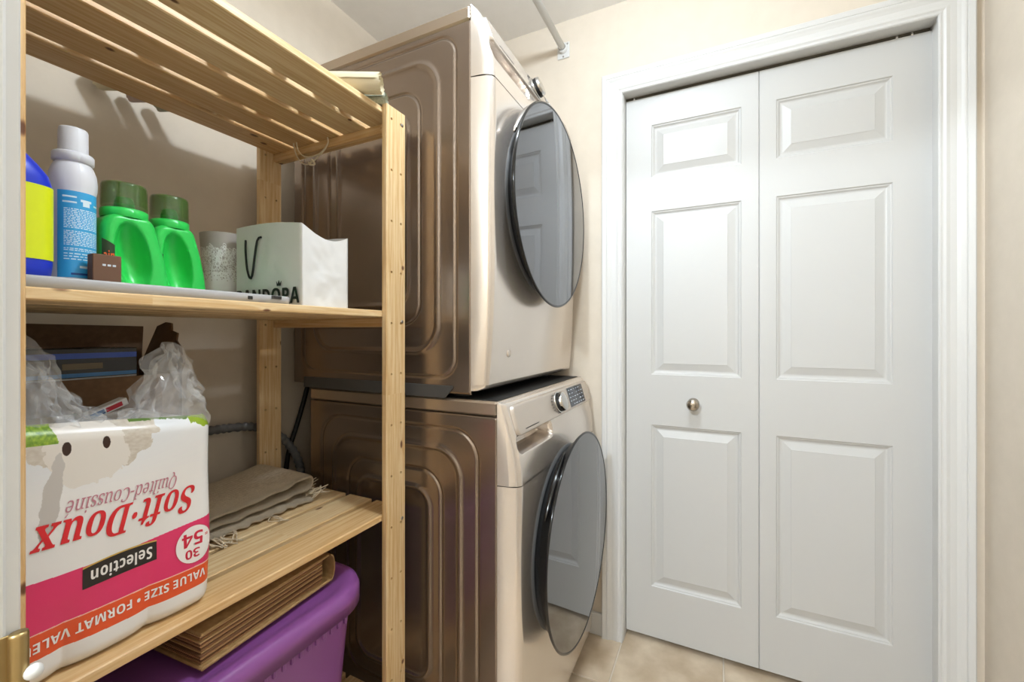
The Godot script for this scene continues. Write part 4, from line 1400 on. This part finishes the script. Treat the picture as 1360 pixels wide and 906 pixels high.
# folded woven rug
func rug(Y: float) -> void:
	var r := thing("woven_rug", "folded beige woven rug with fringes on the lower shelf", "rug", Vector3(-1.075, Y, -0.62))
	var m := mat(rgb(206, 186, 158), 0.95)
	var n := FastNoiseLite.new()
	n.seed = 5
	n.frequency = 1.0
	var im := Image.create(512, 256, false, Image.FORMAT_RGB8)
	var hm := Image.create(512, 256, false, Image.FORMAT_L8)
	for j in 256:
		for i in 512:
			var t := 0.5 + 0.5 * n.get_noise_2d(i * 0.9, j * 0.06) + 0.25 * n.get_noise_2d(i * 0.05, j * 0.5 + 90.0)
			im.set_pixel(i, j, rgb(196, 177, 149).lerp(rgb(240, 226, 203), clampf(t, 0, 1)))
			var b := 0.5 + 0.25 * sin(i * PI / 3.0) + 0.25 * sin(j * PI / 3.0)
			hm.set_pixel(i, j, Color(b, b, b))
	m.albedo_texture = ImageTexture.create_from_image(im)
	m.albedo_color = Color.WHITE
	m.heightmap_enabled = true
	m.heightmap_texture = ImageTexture.create_from_image(hm)
	m.heightmap_scale = 0.12
	m.uv1_scale = Vector3(2, 3, 1)
	var wob := FastNoiseLite.new()
	wob.seed = 6
	wob.frequency = 9.0
	# side view of each layer: (distance towards the far end, height of the middle of the cloth)
	var folds := [
		[Vector2(-0.112, 0.046), Vector2(-0.06, 0.045), Vector2(0.03, 0.050), Vector2(0.11, 0.058), Vector2(0.150, 0.064), Vector2(0.163, 0.058), Vector2(0.165, 0.046), Vector2(0.155, 0.036), Vector2(0.12, 0.030), Vector2(0.03, 0.026), Vector2(-0.06, 0.0245), Vector2(-0.112, 0.025)],
		[Vector2(-0.112, 0.009), Vector2(-0.05, 0.009), Vector2(0.06, 0.010), Vector2(0.12, 0.009), Vector2(0.15, 0.006)]]
	var names := ["folded_layer", "under_layer"]
	for q in 2:
		var ctrl := []
		for p in folds[q]: ctrl.append(Vector3(0, p.y, -p.x))
		var path := spline(ctrl, 70)
		var th := 0.0048
		var front := 0.105 + 0.018 * q
		var f := func(u: float, v: float) -> Vector3:
			# u runs round the cross-section of the cloth (front edge to back edge and round again), v along the fold
			var i := int(round(v * 70.0))
			var p: Vector3 = path[i]
			var t: Vector3 = (path[mini(i + 1, 70)] - path[maxi(i - 1, 0)]).normalized()
			var nn := Vector3(0, t.z, -t.y)
			var w := 0.004 * wob.get_noise_2d(v * 3.0 + q * 7.0, 0.0) + 0.003 * sin(v * 60.0)
			var a := u * TAU
			var cx := signf(cos(a)) * pow(absf(cos(a)), 0.22)
			var cy := signf(sin(a)) * pow(absf(sin(a)), 0.5)
			var x: float = cx * 0.110
			if cx > 0: x = cx * (front + w)
			var wave := 0.0016 * sin(v * 42.0) * clampf((x - 0.04) / 0.07, 0.0, 1.0)
			return p + Vector3(x, 0, 0) + nn * (cy * th + wave)
		part(r, names[q], grid(56, 70, f), m)
	# fringe
	var fm := mat(rgb(216, 198, 170), 0.9)
	var g := RandomNumberGenerator.new()
	g.seed = 44
	var tuft := func(base: Vector3, dir: Vector3, long_: float) -> ArrayMesh:
		var st := st_new(true)
		for k in 4:
			var pts := []
			var d := (dir + Vector3(g.randf_range(-0.35, 0.35), g.randf_range(-0.1, 0.3), g.randf_range(-0.35, 0.35))).normalized()
			var curl := Vector3(g.randf_range(-1, 1), g.randf_range(-0.2, 0.6), g.randf_range(-1, 1)) * 0.012
			for s in 7:
				var t := s / 6.0
				var p: Vector3 = base + d * long_ * t + curl * sin(t * PI * 1.4)
				p.y = maxf(p.y, 0.0014)
				pts.append(p)
			tube(st, pts, 0.0014, 5)
		return fin(st)
	for i in 20:
		var x := 0.122 - 0.0115 * i
		part(r, "fringe", tuft.call(Vector3(x, 0.006 + 0.014 * g.randf(), -0.148), Vector3(0.15, 0.05 + 0.3 * g.randf(), -1.0), g.randf_range(0.035, 0.06)), fm)
	for e in [[0.125, -0.03], [0.122, 0.07], [0.124, 0.085], [0.12, 0.095], [0.123, 0.105]]:
		part(r, "fringe", tuft.call(Vector3(e[0], 0.008, e[1]), Vector3(1.0, -0.3, -0.2), 0.035), fm)

# ------------------------------------------------------------------ things on the bottom shelf
func bottom_shelf_things() -> void:
	var Y := 0.210
	var tote := thing("storage_tote", "purple plastic storage tote with a lid on the bottom shelf", "tote", Vector3(-0.905, Y, -0.4375))
	tote.scale.y = 1.045
	var pm := mat(rgb(142, 82, 152), 0.3)
	var lp := []
	for e in [[0.0, 0.052, 0.05], [0.006, 0.046, 0.05], [0.335, 0.020, 0.06], [0.345, 0.020, 0.06]]:
		lp.append(loop_at(0, 0, 0.41 - 2 * e[1], 0.58 - 2 * e[1], e[2], e[0], 8))
	var body := part(tote, "body", loft(lp), pm)
	for i in 26:
		var z := -0.225 + i * 0.018
		part(body, "rib", box_mesh(Vector3(0.1842, 0.318, z), Vector3(0.006, 0.03, 0.007), 0.001), pm)
	var ld := []
	for e in [[0.336, 0.001, 0.10], [0.334, 0.0, 0.10], [0.362, 0.0, 0.10], [0.372, 0.003, 0.10], [0.3775, 0.010, 0.095], [0.3785, 0.020, 0.09], [0.376, 0.030, 0.085], [0.370, 0.040, 0.08], [0.3695, 0.06, 0.07]]:
		ld.append(loop_at(0, 0, 0.42 - 2 * e[1], 0.596 - 2 * e[1], e[2], e[0], 10))
	part(tote, "lid", loft(ld), pm, Vector3.ZERO, "purple lid with a rounded rim")
	# old album lying on the lid
	var al := thing("photo_album", "worn tan album with thick page edges lying on the purple lid", "album", Vector3(-0.852, Y + 0.3965, -0.520))
	al.rotation.y = 0.07
	var cov := noise_mat(rgb(150, 116, 70), rgb(186, 152, 104), 8.0, 0.7, 91)
	part(al, "cover", box_mesh(Vector3(0, 0.003, 0.0), Vector3(0.20, 0.006, 0.27), 0.002), cov)
	part(al, "cover", box_mesh(Vector3(-0.003, 0.057, 0.0), Vector3(0.20, 0.005, 0.268), 0.002), cov)
	var pg := [mat(rgb(164, 120, 78), 0.8), mat(rgb(120, 82, 52), 0.8), mat(rgb(196, 158, 108), 0.8)]
	for i in 15:
		var jx := rng.randf_range(-0.003, 0.003)
		part(al, "page", box_mesh(Vector3(-0.004 + jx, 0.0078 + i * 0.0032, 0.006 + jx), Vector3(0.19, 0.0022, 0.250), 0.0004), pg[i % 3])
	var sp := []
	for i in 9:
		var a := -PI * 0.5 + PI * i / 8.0
		sp.append(Vector2(0.012 * cos(a), 0.0296 * sin(a)))
	for i in 9:
		var a := PI * 0.5 - PI * i / 8.0
		sp.append(Vector2(0.009 * cos(a), 0.0266 * sin(a)))
	part(al, "spine", slab(PackedVector2Array(sp), 0.20, Transform3D(Basis(Vector3(0, 0, -1), Vector3(0, 1, 0), Vector3(1, 0, 0)), Vector3(-0.1, 0.030, -0.134))), cov)

# ------------------------------------------------------------------ hoses behind the machines
func hoses() -> void:
	var hm := mat(rgb(104, 104, 106), 0.5)
	var pts := spline([Vector3(-1.262, 0.887, -0.30), Vector3(-1.262, 0.885, -0.55), Vector3(-1.262, 0.878, -0.74), Vector3(-1.252, 0.862, -0.825), Vector3(-1.235, 0.82, -0.885), Vector3(-1.215, 0.74, -0.925), Vector3(-1.205, 0.62, -0.94), Vector3(-1.20, 0.40, -0.95), Vector3(-1.19, 0.15, -0.955), Vector3(-1.16, 0.08, -0.96)], 300)
	var rad := []
	for i in pts.size(): rad.append(0.0115 + (0.0016 if i % 4 < 2 else -0.0006))
	single("drain_hose", tube_mesh(pts, rad, 14), hm, "grey corrugated drain hose running along the wall behind the rug", "hose")
	single("power_cord", tube_mesh(spline([Vector3(-1.262, 1.02, -1.02), Vector3(-1.270, 0.985, -1.008), Vector3(-1.272, 0.92, -0.99), Vector3(-1.274, 0.84, -0.964), Vector3(-1.274, 0.76, -0.935), Vector3(-1.274, 0.55, -0.91), Vector3(-1.274, 0.30, -0.905), Vector3(-1.272, 0.05, -0.91), Vector3(-1.272, 0.008, -0.94), Vector3(-1.27, 0.008, -1.0)], 60), 0.0075, 10), M.black, "black cable hanging down behind the washing machine", "cable")
